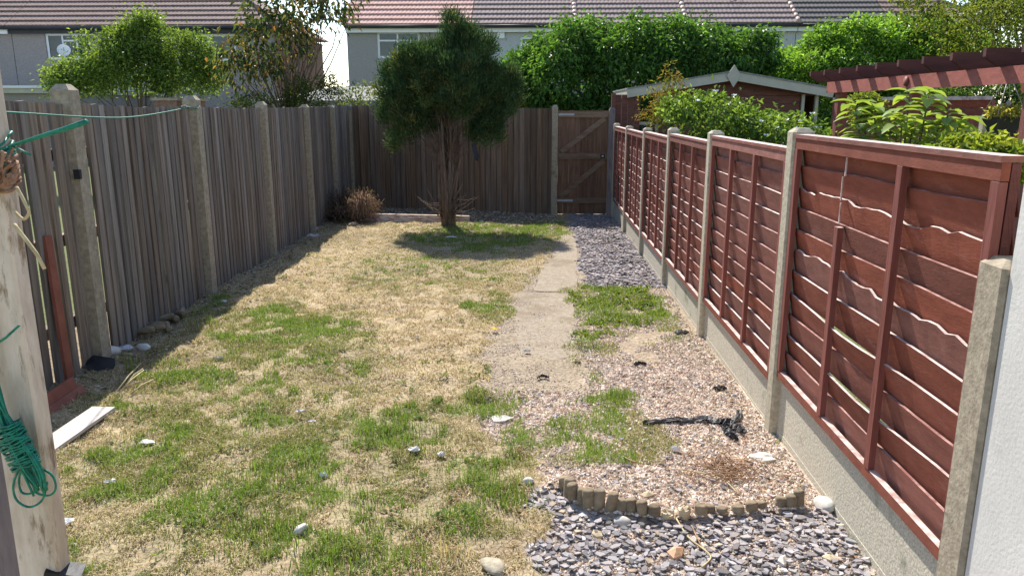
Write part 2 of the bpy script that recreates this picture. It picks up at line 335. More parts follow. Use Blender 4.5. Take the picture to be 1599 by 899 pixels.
def pm(lst, x, y):
    r = np.zeros_like(x); x = x+.55*(fbm(x, y, 2.2, 80)-.5)+.25*(fbm(x, y, 8, 82)-.5); y = y+.8*(fbm(x, y, 2., 81)-.5)+.4*(fbm(x, y, 8, 83)-.5)
    for cx, cy, rx, ry, w in lst:
        d = ((x-cx)/rx)**2+((y-cy)/ry)**2; r = np.maximum(r, w*np.clip((1.75-d)/1.3, 0, 1.0))
    return r
def edge_line(px): p = np.array([ground(*q) for q in px]); return p[np.argsort(p[:, 1])]
_R = edge_line([(855, 899), (845, 830), (840, 780), (850, 745), (800, 700), (750, 640), (745, 600), (780, 520), (800, 455), (826, 445), (850, 400), (885, 360), (890, 345)])
def lawn_right(y): return np.interp(y, _R[:, 1], _R[:, 0])
_E = edge_line([(878, 757), (893, 778), (925, 797), (985, 802), (1060, 806), (1100, 803), (1170, 796), (1262, 789)])
EDGE = np.array([ground(*q) for q in [(880, 758), (892, 778), (915, 792), (945, 799), (985, 803), (1030, 806), (1075, 806), (1120, 800), (1180, 795), (1225, 790), (1262, 788)]])
def edge_y(x): return np.interp(x, EDGE[:, 0], EDGE[:, 1])
def zone(x, y):
    """0 lawn 1 path 2 far slate 3 weedy bed 4 gravel 5 near slate"""
    j = (vnoise(x, y, 5, 40)-.5)*.22+(vnoise(x, y, 16, 41)-.5)*.1
    z = np.zeros(x.shape, int); right = x+j > lawn_right(y)
    z[right] = 4
    z[right & (y > 4.35) & (y < 7.2) & (x+j < .30)] = 1
    z[right & (y >= 7.05) & (y < 11.2) & (x+j < .46)] = 1
    z[right & (y >= 7.35+j) & (x+j >= .44)] = 2
    z[right & (y >= 11.2+j)] = 2
    z[right & (y < 7.35+j) & (y > 4.6+j*2) & (x+j >= .30)] = 3
    z[right & (y < edge_y(x)-.03+j*.12*(x < .25)) & (x > -.2)] = 5
    z[x > FX] = 0
    return z
def gh(x, y):                                       # ground height with small bumps
    inside = (x < FX) & (x > -3.7) & (y < fy(x)) & (y > 1)
    b = (fbm(x, y, 1.3, 3)-.5)*.05+(fbm(x, y, 6, 9)-.5)*.06
    zz = zone(x, y); b = np.where((zz == 1), b*.14-.006, b); b = np.where(zz == 5, b*.4-.02, b); b = np.where((zz == 4) | (zz == 3), b*.5, b)
    b = np.where(x > FX-.12, b*.4-.004, b)
    return gz(y)+np.where(inside, b, b*.5)
xs = np.concatenate([[-900, -300, -120, -60, -30, -18, -11, -7, -5, -4.2], np.arange(-3.8, 1.56, .045), [1.8, 2.2, 3, 4, 6, 9, 14, 25, 50, 110, 300, 900]])
ys = np.concatenate([[-500, -150, -50, -20, -8, -3, -1, 0, .6], np.arange(1.0, 14.6, .045), [14.8, 15.3, 16, 17.5, 20, 25, 32, 45, 70, 120, 250, 500, 1400]])
GX, GY = np.meshgrid(xs, ys); gx, gy = GX.ravel(), GY.ravel(); Z = gh(gx, gy)
zo = zone(gx, gy); n1 = fbm(gx, gy, 2.2, 20)[:, None]; n2 = fbm(gx, gy, 9, 21)[:, None]
straw = np.array([.43, .335, .205]); dirt = np.array([.22, .165, .108]); grn = np.array([.16, .17, .065])
c = dirt*(1-n1)+straw*n1; st = pm(STRAW, gx, gy)[:, None]; c = c*(1-.6*st)+straw*1.05*.6*st; gr = pm(GREEN, gx, gy)[:, None]*(n2 > .42); c = c*(1-.55*gr)+grn*.55*gr
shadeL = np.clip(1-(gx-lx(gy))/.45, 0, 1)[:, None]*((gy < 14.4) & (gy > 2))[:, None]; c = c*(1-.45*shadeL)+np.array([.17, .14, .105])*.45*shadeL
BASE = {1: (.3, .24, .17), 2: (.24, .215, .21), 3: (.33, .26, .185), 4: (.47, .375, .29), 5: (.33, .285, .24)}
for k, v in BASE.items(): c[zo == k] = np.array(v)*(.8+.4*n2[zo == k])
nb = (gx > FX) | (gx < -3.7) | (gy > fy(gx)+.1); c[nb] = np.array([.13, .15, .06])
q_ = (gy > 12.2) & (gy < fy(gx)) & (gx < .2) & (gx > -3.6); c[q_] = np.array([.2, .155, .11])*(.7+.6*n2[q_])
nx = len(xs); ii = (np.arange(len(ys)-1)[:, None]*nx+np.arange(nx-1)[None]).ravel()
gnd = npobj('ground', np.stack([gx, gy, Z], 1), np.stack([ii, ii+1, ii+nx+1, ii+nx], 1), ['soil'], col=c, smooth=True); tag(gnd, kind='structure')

# concrete path: two worn slabs with broken outlines, proud of the soil
def slab_piece(name, pts, seed, z):
    r = random.Random(seed); out = []
    for i, p in enumerate(pts):
        q = pts[(i+1) % len(pts)]; k = max(2, int(math.dist(p, q)/.12))
        for j in range(k):
            t = j/k; out.append((p[0]+(q[0]-p[0])*t+r.uniform(-.012, .012), p[1]+(q[1]-p[1])*t+r.uniform(-.012, .012)))
    top = [(x, y, gz(y)+z) for x, y in out]; bot = [(x, y, gz(y)-.08) for x, y in out]; m = MB(); n = len(out)
    m.add(top+bot, [tuple(range(n))]+[(i, n+i, n+(i+1) % n, (i+1) % n) for i in range(n)])
    o = m.build(name, 'path_concrete'); tag(o, kind='structure'); return o
slab_piece('path', [(-.2, 7.1), (-.2, 6.4), (-.17, 5.6), (-.12, 5.1), (.1, 5.0), (.27, 5.12), (.3, 5.9), (.31, 7.1)], 1, -.004)
slab_piece('path', [(-.06, 7.14), (.36, 7.14), (.4, 8.2), (.46, 9.4), (.5, 11.0), (.26, 11.1), (.2, 9.6), (.02, 8.2)], 2, .0)

# ================================================================ right boundary: concrete posts, gravel boards, waney-lap panels
PY = [2.052, 3.82, 5.65, 7.45, 9.25, 11.15, 13.0]
PT = [1.262, 1.555, 1.49, 1.465, 1.42, 1.40, 1.40]   # post tops
TOPZ = [1.515, 1.445, 1.40, 1.365, 1.345, 1.34]     # panel tops by bay
ORD = ['nearest', 'second', 'third', 'fourth', 'fifth', 'sixth', 'farthest']
post_lab = ['short rough concrete post against the white wall']
pan_lab = ['nearest panel, with a snapped batten and a wavy bark edge']
RF = thing('lap_fence', (FX, 7.5, 0), 'red stained lap panel fence with concrete posts along the right side', 'fence')
for i, y in enumerate(PY):
    g0 = float(gz(y)); m = MB(); w = .052 if i else .063; t = PT[i]; xa, xb = 1.2, 1.3
    b = .012
    pr = [(xa+b, y-w), (xa, y-w+b), (xa, y+w-b), (xa+b, y+w), (xb, y+w), (xb, y-w)]
    n = len(pr); vs = [(x, q, g0-.3) for x, q in pr]+[(x, q, t-.02) for x, q in pr]+[(1.25+(x-1.25)*.55, y+(q-y)*.55, t) for x, q in pr]
    m.add(vs, [(k, (k+1) % n, n+(k+1) % n, n+k) for k in range(n)]+[(n+k, n+(k+1) % n, 2*n+(k+1) % n, 2*n+k) for k in range(n)]+[tuple(range(2*n, 3*n))])
    m.build('post', 'old_concrete' if i == 0 else 'concrete', RF, post_lab[i] if i == 0 else None)
def slat_mesh(seed, L, n=9, amp=.008, bark=False, bulge=0):
    r = random.Random(seed); p1, p2, f1, f2 = r.random()*6, r.random()*6, r.uniform(2, 4), r.uniform(6, 11); m = MB(); h = .128; th = .009
    if bark: n = 30
    vs = []
    for j in range(n+1):
        y = L*j/n; w = amp*(math.sin(y*f1+p1)+.6*math.sin(y*f2+p2)) + (r.uniform(-.01, .01) if bark else 0)
        bl = bulge*math.exp(-((y-L*.5)/.22)**2)
        zt = h+w; xt = -.013-bl; xb = .010-bl*.3
        vs += [(xb, y, 0), (xt, y, zt), (xt+th, y, zt+.002), (xb+th, y, 0)]
    fs = []; 
    for j in range(n):
        a, b = j*4, j*4+4
        m.add([], [])
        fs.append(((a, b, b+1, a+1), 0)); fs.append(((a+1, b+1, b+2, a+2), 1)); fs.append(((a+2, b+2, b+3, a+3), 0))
    m.v = vs
    for q, mi in fs: m.f.append(list(q)); m.m.append(mi); m.sm.append(False)
    return m.mesh('slat', ['red_stain', 'worn_lit_edge' if seed % 3 == 0 or bark or bulge else 'faded_lit_edge'])
SL = [slat_mesh(10+k, 1, amp=(.002 if k < 5 else .006)) for k in range(7)]
SLB = [slat_mesh(30+k, 1, bark=True, amp=.012) for k in range(2)]; SLG = [slat_mesh(40, 1, bulge=.035), slat_mesh(41, 1, bulge=.028)]
for i in range(6):
    y0, y1 = PY[i]+(.058 if i else .03), PY[i+1]-.058; L = y1-y0; zt = TOPZ[i]; zb = zt-1.2; rr = random.Random(50+i)
    m = MB(); g0 = float(gz((y0+y1)/2)); gtop = zb-.006
    # gravel board with raised border and rough field
    m.box((1.238, y0-.03, g0-.12), (1.285, y1+.03, gtop))
    m.box((1.2355, y0, gtop-.045), (1.2378, y1, gtop-.003)); m.box((1.2355, y0, g0-.1), (1.2378, y1, g0+.02))
    m.build('gravel_board', 'aggregate', RF)
    m = MB().box((1.212, y0+.001, zb), (1.236, y1-.001, zb+.04), top=1)
    T = MB().box((1.2045, y0-.002, zt-.0055), (1.272, y1+.002, zt+.012), top=1).build('panel', ['red_stain', 'worn_lit_edge'], RF, pan_lab[0] if i == 0 else None)
    m.build('bottom_rail', ['red_stain', 'worn_lit_edge'], T); MB().box((1.210, y0+.001, zt-.055), (1.234, y1-.001, zt-.006)).build('top_rail', ['red_stain', 'worn_lit_edge'], T)
    pitch = (1.2-.052)/11
    for k in range(11):
        me = SL[(k*3+i*2) % 7]
        if i == 0 and k == 8: me = SLB[0]
        elif i == 0 and k in (3,): me = SLG[0]
        elif i == 0 and k in (1,): me = SLG[1]
        elif i == 0 and k in (5,): me = SLB[1]
        inst('slat', me, T, (FX+.004, y0, zb+.006+k*pitch), (0, 0, 0), (1, L, 1 if k < 10 else .93))
    MB().box((1.237, y0+.0005, zb+.01), (1.262, y0+.016, zt-.008)).build('gap_shade', 'shaded_red', T)  # thin dark strip painted as the shaded gap at the panel end
    for t in (.0, .34, .67, 1.0):
        yy = y0+.02+(L-.04)*t; z1 = zt-.057
        if i == 0 and t == .67: z1 = zb+.86; lab = 'batten snapped off short with a pale broken top'
        else: lab = None
        if i == 0 and t == .67: yy -= .04
        if t == 0 and i == 0: z1 = zt-.0575
        m = MB().box((1.2085, yy-.019, zb+.042), (1.2325, yy+.019, z1), top=1); m.build('batten', ['red_post', 'worn_lit_edge'], T, lab)
    if i == 0:                                       # pale scar where the snapped batten used to be
        yy = y0+.02+(L-.04)*.67
        for z0, z1, d in ((zb+.87, zb+.955, 0), (zb+.965, zb+1.06, .004), (zb+1.065, zb+1.14, -.018)):
            MB().box((1.2285, yy-.012+d, z0), (1.2335, yy-.004+d, z1)).build('scar', 'worn_lit_edge', T)
# white rendered wall of the house, at the right edge
m = MB().box((1.212, -1.2, -.2), (1.5, 1.982, 2.9)); o = m.build('rendered_wall', 'white_render'); single(o, 'white rendered house wall at the right edge', 'wall')

# ================================================================ left close-board fence
def board_mesh(seed, h, w=.077, lip=.022):
    r = random.Random(seed); t0, t1 = .021, .005; c = r.uniform(-.003, .003); d = r.uniform(-.005, .005); k = r.uniform(-.004, .004)
    # x = proud towards the garden, y along the fence; near edge thick, far lip thin; slight bow
    m = MB(); prof = [(-.0, 0), (t0, 0), (t0*.8, w), (t1*.5, w), (t1*.5, w+lip), (0, w+lip)]
    lev = [0, h*.5, h]; vs = []
    for q, z in enumerate(lev):
        for x, y in prof: vs.append((x+(k if q == 1 else 0), y+(d if q == 2 else 0)*.6, z+(c*(y/w) if q == 2 else 0)))
    n = 6
    m.add(vs, [(q*n+a, q*n+(a+1) % n, (q+1)*n+(a+1) % n, (q+1)*n+a) for q in range(2) for a in range(n)]+[tuple(range(2*n, 3*n))])
    return m.mesh('board', 'grey_wood')
BD = [board_mesh(60+k, 1.0) for k in range(8)]
LF = thing('close_board_fence', (lx(8), 8, float(gz(8))), 'tall grey close-board timber fence along the left side', 'fence')
ang = math.atan(.055)
def ltop(y): return float(np.interp(y, [2.5, 4.85, 5.9, 6.9, 8, 8.97, 11, 14.4], [1.70, 1.675, 1.65, 1.665, 1.64, 1.645, 1.65, 1.69]))
LPY = [2.8, 4.85, 6.9, 8.97, 11.03, 12.8, 14.38]; LPT = [1.85, 1.80, 1.76, 1.725, 1.70, 1.695, 1.72]
y = 2.5; k = 0
while y < 14.3:
    r = random.Random(900+k); g0 = float(gz(y)); h = ltop(y)-g0+.05+r.uniform(-.005, .005); near = y < 4.85
    gap = (r.choice([0, 0, .003, .008]) if near else (.012 if r.random() < .05 else 0))
    inst('board', BD[k % 8], LF, (lx(y)+r.uniform(-.003, .004)+(.012 if near and k % 3 == 0 else 0), y, g0-.05), (0, r.uniform(-.004, .004), ang), (1, 1+r.uniform(-.04, .03), h))
    inst_o = None
    y += .0985+gap; k += 1
for q in range(6):
    for z in (.32, .85, 1.38):
        a, b = LPY[q]+.05, LPY[q+1]-.05
        MB().beam((lx(a)-.035, a, z+float(gz(a))), (lx(b)-.035, b, z+float(gz(b))), .06, .07).build('rail', 'grey_wood', LF)
def cap_post(x, y, top, parent, name='post', w=.055, mat='old_concrete', rot=0, dx=.03):
    m = MB(); g0 = float(gz(y)); M = Matrix.Translation((x+dx, y, 0)) @ Matrix.Rotation(rot, 4, 'Z')
    vs = [M @ Vector((a*w, b*w, z)) for z in (g0-.3, top-.045) for a, b in ((-1, -1), (1, -1), (1, 1), (-1, 1))]+[M @ Vector((a*w*.5, b*w*.5, top-.008)) for a, b in ((-1, -1), (1, -1), (1, 1), (-1, 1))]
    m.add(vs, [(j, (j+1) % 4, 4+(j+1) % 4, 4+j) for j in range(4)]+[(4+j, 4+(j+1) % 4, 8+(j+1) % 4, 8+j) for j in range(4)]+[(8, 9, 10, 11)])
    return m.build(name, mat, parent)
for q, (yy, t) in enumerate(zip(LPY, LPT)): cap_post(lx(yy), yy, t, LF, rot=ang, w=.06 if q < 3 else .055, dx=.02)
# steel bracket on the nearest post
MB().box((lx(4.8)+.06, 4.765, 1.21), (lx(4.8)+.10, 4.788, 1.27)).build('bracket', 'gutter', LF)

# ================================================================ far fence and gate
FF = thing('back_fence', (-1.5, FY, float(gz(FY))), 'brown close-board fence across the far end behind the conifer', 'fence')
BD2 = []
for k in range(6):
    me = BD[k].copy(); me.materials.clear(); me.materials.append(MAT['brown_wood']); BD2.append(me)
x = -3.54; k = 0; g0 = float(gz(FY))
while x < .19:
    r = random.Random(300+k); t = float(np.interp(x, [-3.5, -2, -.8, .2], [1.685, 1.67, 1.65, 1.63]))
    inst('board', BD2[k % 6], FF, (x, float(fy(np.array(x))), g0-.05), (0, r.uniform(-.004, .004), R(-90)-math.atan(1.15/3.76)), (1, 1.04, t-g0+.05+r.uniform(-.006, .006)))
    x += .0995; k += 1
for z in (.35, .9, 1.4): MB().beam((-3.5, float(fy(np.array(-3.5)))+.05, g0+z), (.2, FY+.055, g0+z), .05, .07).build('rail', 'brown_wood', FF)
# each board is mirrored so its face looks down the garden: boards were rotated -90, face proud towards -Y
for xx, tt in ((-3.4, 1.70),): pass
GT = thing('garden_gate', (.75, FY, g0), 'wooden ledged and braced garden gate in the far corner', 'gate')
gx0, gx1, gt = .288, 1.138, 1.60; n = 9; w = (gx1-gx0)/n
for k in range(n):
    r = random.Random(k); MB().box((gx0+k*w+.0006, FY-.012+.003*(k % 2), g0+.012), (gx0+(k+1)*w-.0006, FY+.008, gt+r.uniform(-.004, .004))).build('plank', 'gate_wood', GT)
for z0, z1 in ((g0+.20, g0+.29), (g0+.95, g0+1.05), (gt-.115, gt-.015)): MB().box((gx0+.005, FY-.037, z0), (gx1-.005, FY-.0122, z1)).build('ledge', 'gate_rail', GT)
for (xa, za, xb, zb) in ((gx0+.06, g0+.31, gx1-.06, g0+.93), (gx0+.06, g0+1.07, gx1-.06, gt-.125)):
    MB().beam((xa, FY-.0245, za), (xb, FY-.0245, zb), .022, .085, up=(0, 0, 1)).build('brace', 'gate_rail', GT)
for z in (g0+.245, gt-.065):
    MB().box((gx0-.07, FY-.046, z-.018), (gx0+.27, FY-.0372, z+.018)).build('hinge', 'metal', GT)
hb = MB().box((gx1-.13, FY-.045, g0+.965), (gx1-.05, FY-.0375, g0+1.035)).build('latch', 'gutter', GT)
MB().tube([(gx1-.09, FY-.045, g0+1.0), (gx1-.09, FY-.075, g0+1.0), (gx1-.09, FY-.085, g0+1.0)], [.012, .02, .012], 8).build('knob', 'metal', hb)
for nm, xx, tp, lab in (('gate_post', .235, 1.70, 'concrete post on the hinge side of the garden gate'), ('gate_post', 1.19, 1.66, 'post on the latch side of the gate next to the red fence')):
    o = cap_post(xx, FY-.03, tp, None, nm, .05, 'old_concrete' if xx < 1 else 'dark_timber', dx=0); single(o, lab, 'gate post')
T = thing('timber_screen', (1.5, FY+.2, g0), 'dark stained timber screen behind the end of the red fence', 'screen')
for k in range(4): MB().box((1.26+k*.105, FY+.15, g0), (1.26+k*.105+.1, FY+.172, 1.86)).build('board', 'shed_wood', T)
MB().box((1.19, FY+.1, g0), (1.258, FY+.17, 1.88)).build('post', 'shed_wood', T)
MB().box((1.262, FY+.02, g0), (1.3, FY+.13, 1.5)).build('end_board', 'shed_wood', T)

# ================================================================ houses behind
HY = 30.0; HG = -.35; PIT = 32; CSE = .40; NC = 11; CP, SP = math.cos(R(PIT)), math.sin(R(PIT))
def sash(parent, x0, x1, z0, z1, y, lay, back='curtain'):
    """a window: frame part with mullions, panes as sub-parts; lay = list of column fractions, each with optional transom height"""
    f = .085; m = MB()
    m.box((x0, y, z0), (x1, y+.07, z0+f)); m.box((x0, y, z1-f), (x1, y+.07, z1)); m.box((x0, y, z0+f), (x0+f, y+.07, z1-f)); m.box((x1-f, y, z0+f), (x1, y+.07, z1-f))
    panes = []; cx = x0+f; wid = x1-x0-2*f; acc = 0
    for k, (fr, tr) in enumerate(lay):
        a = x0+f+wid*acc; acc += fr; b = x0+f+wid*acc
        if k < len(lay)-1: m.box((b-.03, y, z0+f), (b+.03, y+.07, z1-f))
        aa = a+(.03 if k else 0); bb = b-(.03 if k < len(lay)-1 else 0)
        if tr:
            zt = z0+(z1-z0)*tr; m.box((aa, y+.001, zt-.03), (bb, y+.069, zt+.03)); panes += [(aa, bb, z0+f, zt-.03), (aa, bb, zt+.03, z1-f)]
        else: panes.append((aa, bb, z0+f, z1-f))
    m.box((x0-.08, y-.05, z0-.07), (x1+.08, y+.06, z0-.002))
    W_ = m.build('window', 'plastic_white', parent)
    for a, b, c, d in panes: MB().box((a, y+.03, c), (b, y+.04, d)).build('pane', 'glass', W_)
    MB().box((x0, y+.2, z0), (x1, y+.21, z1)).build('curtain', back, W_)
def front_wall(parent, x0, x1, z0, z1, y, wins, mat, th=.25):
    m = MB(); xs_ = sorted(wins); cur = x0
    for a, b, c, d in xs_:
        m.box((cur, y, z0), (a, y+th, z1)); m.box((a, y, z0), (b, y+th, c)); m.box((a, y, d), (b, y+th, z1)); cur = b
    m.box((cur, y, z0), (x1, y+th, z1)); return m.build('wall', mat, parent)
def tile_roof(parent, corner_fn, ncourse, x_fn, mat, pitch=PIT, y0=HY-.3, z0=4.62, course=CSE, bump=.15, amp=.017, name='roof'):
    """courses of profiled tiles climbing the slope; x_fn(k) gives the left and right end of course k"""
    V = []; Fc = []; cp, sp = math.cos(R(pitch)), math.sin(R(pitch)); step = bump/4
    for k in range(ncourse):
        xa, xb = x_fn(k); n = max(2, int((xb-xa)/step)); x = np.linspace(xa, xb, n+1)
        w = amp*np.abs(np.sin(np.pi*x/bump)); u0, u1 = k*course, (k+1)*course+.03
        rows = []
        for u, lift in ((u0, -.02), (u0, .055), (u1, .0)):
            zz = (w if lift >= 0 else w*0)+lift
            rows.append(np.stack([x, y0+u*cp-zz*sp, z0+u*sp+zz*cp], 1))
        b = sum(len(q) for q in V); V += rows; q = np.arange(n)
        for r_ in range(2): Fc.append(np.stack([b+r_*(n+1)+q, b+r_*(n+1)+q+1, b+(r_+1)*(n+1)+q+1, b+(r_+1)*(n+1)+q], 1))
    return npobj(name, np.concatenate(V), np.concatenate(Fc), [mat], parent)
def X(px): return float(at(px, 45, HY)[0])
def ZH(py): return float(at(700, py, HY)[2])
def terraced(label, px0, px1, roofmat, wallmat, wins=(), ridge_px=None, fascia='plastic_white', left_verge=False, right_hip=False, ztop=None, cat='house', gut=True):
    x0, x1 = X(px0), X(px1); H = thing('terraced_house', ((x0+x1)/2, HY, HG), label, cat, 'houses behind the gardens')
    wl = [(X(a), X(b), ZH(d), ZH(c)) for a, b, c, d, lay in wins]
    front_wall(H, x0, x1, HG, 4.5, HY, wl, wallmat)
    for (a, b, c, d, lay) in wins: sash(H, X(a), X(b), ZH(d), ZH(c), HY+.06, lay)
    MB().box((x0+.01, HY+.26, HG), (x0+.25, HY+6.9, 4.5)).build('side_wall', wallmat, H); MB().box((x1-.25, HY+.26, HG), (x1-.01, HY+6.9, 4.5)).build('side_wall', 'brick' if right_hip else wallmat, H)
    n = NC; cs = CSE*CP
    def xf(k):
        return (x0-(.12 if left_verge else -.002), x1+(.3-max(0, k)*cs*.95 if right_hip else -.002))
    rf = tile_roof(H, None, n, xf, roofmat)
    yr, zr = HY-.3+n*CSE*CP, 4.62+n*CSE*SP
    xr = x1+.3-n*cs*.95 if right_hip else x1-.003
    bk = MB().poly([(x0-.1*left_verge, yr, zr), (xr, yr, zr), (xr if not right_hip else x1+.3, HY+7.2, 4.6), (x0-.1*left_verge, HY+7.2, 4.6)])
    if right_hip:
        bk.poly([(x1+.3, HY-.28, 4.6), (x1+.3, HY+7.2, 4.6), (xr, yr, zr)])
        for k in range(24):                        # stepped courses on the hip slope
            pass
    bk.build('rear_slope', roofmat, rf)
    MB().tube([(x0, yr, zr+.02), (xr, yr, zr+.02)], .1, 8).build('ridge', roofmat, rf)
    if right_hip: MB().tube([(x1+.3, HY-.3, 4.66), (xr, yr, zr+.03)], .09, 6).build('hip_tiles', roofmat, rf)
    if gut:
        g = MB(); g.tube([(x0, HY-.33, 4.56), (x1+(.3 if right_hip else 0), HY-.33, 4.56)], .06, 8); g.build('gutter', 'gutter', rf)
    MB().box((x0, HY-.2, 4.36), (x1-.003, HY-.17, 4.6)).build('fascia', fascia, rf); MB().box((x0, HY-.17, 4.4), (x1, HY, 4.42)).build('soffit', fascia, rf)
    return H, rf, (x0, x1, yr, zr)
def party(rf, x, mat='ridge_tile', r=.09):         # a rounded row of tiles up the slope at a party wall
    m = MB(); p0 = Vector((x, HY-.33, 4.66)); p1 = Vector((x, HY-.3+NC*CSE*CP, 4.66+NC*CSE*SP)); k = 14
    for j in range(k):
        a = p0.lerp(p1, j/k); b = p0.lerp(p1, (j+1)/k+.008); m.tube([a, b], [r*1.08, r*.95], 8)
    m.build('party_tiles', mat, rf)
H, rf, _ = terraced('left-edge house with pale flat extension and brown tiles', -900, 16, 'tile_brown', 'pebbledash_brown', gut=True)
H, rf, _ = terraced('grey-brown house with two white windows behind the leafy shrub at left', 17, 424, 'tile_brown', 'pebbledash_brown',
    [(68, 137, 50, 92, [(.36, 0), (.36, .72), (.28, 0)]), (296, 366, 52, 95, [(.38, 0), (.62, 0)])], right_hip=True, fascia='gutter')
H, rf, _ = terraced('end house with bright red tiled roof behind the conifer', 541, 736, 'tile_red', 'pebbledash_grey', [(588, 655, 49, 91, [(.47, .66), (.53, .66)])], left_verge=True)
H, rf, q = terraced('house with grey roof and white alarm box, right of the red roof', 737, 897, 'tile_grey', 'pebbledash_pale', [(812, 850, 58, 92, [(.5, .66), (.5, .66)])])
MB().box((X(777), HY-.12, ZH(61)), (X(788), HY-.002, ZH(50))).build('alarm_box', 'plastic_white', H); party(rf, q[1])
H, rf, q = terraced('grey roofed house between two pink tiled ridges above the big hedge', 898, 1069, 'tile_grey', 'pebbledash_grey'); party(rf, q[1])
H, rf, q = terraced('brown roofed house with a thin aerial behind the gap between hedges', 1070, 1243, 'tile_grey', 'pebbledash_pale', [(1178, 1206, 58, 100, [(1, .6)])])
a = MB(); ax = X(1168); a.tube([(ax, HY+1.2, 5.3), (ax, HY+1.2, 5.75)], .015, 5); a.tube([(ax-.55, HY+1.2, 5.72), (ax+.12, HY+1.2, 5.5)], .012, 5)
for t in (.1, .4, .7, 1.): a.tube([(ax-.55+.67*t, HY+1.0, 5.72-.22*t), (ax-.55+.67*t, HY+1.4, 5.72-.22*t)], .008, 4)
a.build('aerial', 'gutter', rf); party(rf, q[1], 'ridge_tile', .08)
H, rf, q = terraced('house with smooth dark roof behind the bright green hedge at right', 1244, 1384, 'tile_dark', 'pebbledash_pale', [(1290, 1340, 60, 100, [(1, .6)])])
H, rf, q = terraced('last brown roofed house at top right half hidden by leaves', 1385, 1530, 'tile_brown', 'pebbledash_grey', right_hip=True)
# dish on the left house
D = thing('satellite_dish', (X(104), HY-.12, ZH(80)), 'white satellite dish in front of the left house window', 'dish')
m = MB(); c0 = Vector((X(104), HY-.35, ZH(79))); ax_ = Vector((.45, -.8, .3)).normalized(); u_ = ax_.orthogonal().normalized(); v_ = ax_.cross(u_); rings = [[0, 0]]; vs = [c0]; n = 14
for rr_ in (.09, .17, .23):
    for j in range(n): t = 2*math.pi*j/n; vs.append(c0+(u_*math.cos(t)+v_*math.sin(t))*rr_+ax_*(rr_**2*1.2))
fs = [(0, 1+j, 1+(j+1) % n) for j in range(n)]+[(1+k*n+j, 1+(k+1)*n+j, 1+(k+1)*n+(j+1) % n, 1+k*n+(j+1) % n) for k in range(2) for j in range(n)]
m.add(vs, fs, 0, True); m.build('dish', 'plastic_white', D); MB().tube([c0, c0+ax_*.3, c0+ax_*.32+Vector((0, 0, -.1))], .015, 5).build('arm', 'metal', D); MB().tube([c0, (c0.x, HY-.01, c0.z-.1)], .02, 5).build('bracket', 'metal', D)
# flat-roofed extension of the left house, brick outbuilding, felt-roofed garage
p = at(78, 150, 24.); T = thing('flat_roof_extension', (float(p[0])-2.5, 25, HG), 'low brown extension with white fascia at the left edge', 'extension')
MB().box((float(p[0])-6, 24.05, HG), (float(p[0]), 29.9, float(at(0, 146, 24)[2]))).build('wall', 'pebbledash_brown', T)
MB().box((float(p[0])-6.1, 23.9, float(at(0, 146, 24)[2])+.002), (float(p[0])+.1, 29.95, float(at(0, 138, 24)[2]))).build('fascia', 'cream_paint', T)
MB().box((float(p[0])-6.15, 23.85, float(at(0, 138, 24)[2])+.002), (float(p[0])+.15, 29.97, float(at(0, 134, 24)[2]))).build('roof', 'plastic_white', T)
p = at(240, 153, 17.); q = at(275, 153, 17.); T = thing('brick_outbuilding', (float(p[0]), 17, -.2), 'low brick outbuilding roof edge just above the left fence', 'outbuilding')
MB().box((float(p[0]), 17, -.2), (float(q[0]), 18.5, float(p[2])-.06)).build('wall', 'brick', T); MB().box((float(p[0])-.05, 16.95, float(p[2])-.058), (float(q[0])+.05, 18.55, float(p[2]))).build('coping', 'ridge_tile', T)
T = thing('flat_roof_garage', (-4, 19, -.2), 'grey felt-roofed garage behind the far fence', 'garage')
xa, xb = float(at(425, 158, 17.5)[0]), float(at(640, 158, 17.5)[0]); zn, zf = float(at(500, 157, 17.5)[2]), float(at(500, 135, 23)[2])
MB().box((xa+.1, 17.7, -.2), (xb-.1, 22.9, zn-.1)).build('wall', 'pebbledash_pale', T)
MB().add([(xa, 17.5, zn), (xb, 17.5, zn), (xb, 23, zf), (xa, 23, zf), (xa, 17.5, zn-.12), (xb, 17.5, zn-.12), (xb, 23, zn-.12), (xa, 23, zn-.12)], [(0, 1, 2, 3), (4, 5, 1, 0), (5, 6, 2, 1), (7, 4, 0, 3), (6, 7, 3, 2)]).build('roof', 'felt', T)

# ================================================================ conifer in the lawn
TX, TY = -1.42, 11.78; TZ = float(gz(TY))
CT = thing('conifer_tree', (TX, TY, TZ), 'dark bushy conifer with bare stems standing in the lawn', 'tree')
def lob(px, py, rx, ry, Y, dy=None, ryd=None):
    c = at(px, py, Y); s = Y/F; return (np.array([c[0], Y+(dy or 0), c[2]]), np.array([rx*s, (ryd or rx*s), ry*s]))
lobes = [lob(706, 62, 15, 24, TY), lob(700, 92, 34, 30, TY), lob(664, 100, 34, 26, TY, -.1), lob(738, 98, 32, 28, TY, .1), lob(640, 136, 38, 32, TY), lob(768, 140, 34, 26, TY),
    lob(705, 135, 58, 42, TY, 0, .75), lob(622, 172, 30, 26, TY), lob(700, 162, 66, 26, TY, .1, .7), lob(648, 192, 40, 26, TY, .15), lob(632, 216, 22, 22, TY), lob(784, 160, 18, 18, TY), lob(765, 176, 26, 14, TY, .1), lob(750, 208, 17, 18, TY), lob(700, 130, 54, 46, TY, .5, .5)]
lobes = sublobes(lobes, 80, .14, 78, -.5, 1.25)
r = np.random.default_rng(5)
P, O, cid, isin, cc = crown_pts(lobes, 1500, 62, .055, r, zmin=-.55, shell=.5, inner=.1)
n = len(P); ctr = np.array([TX, TY, TZ+1.1]); O2 = nrm(P-ctr)
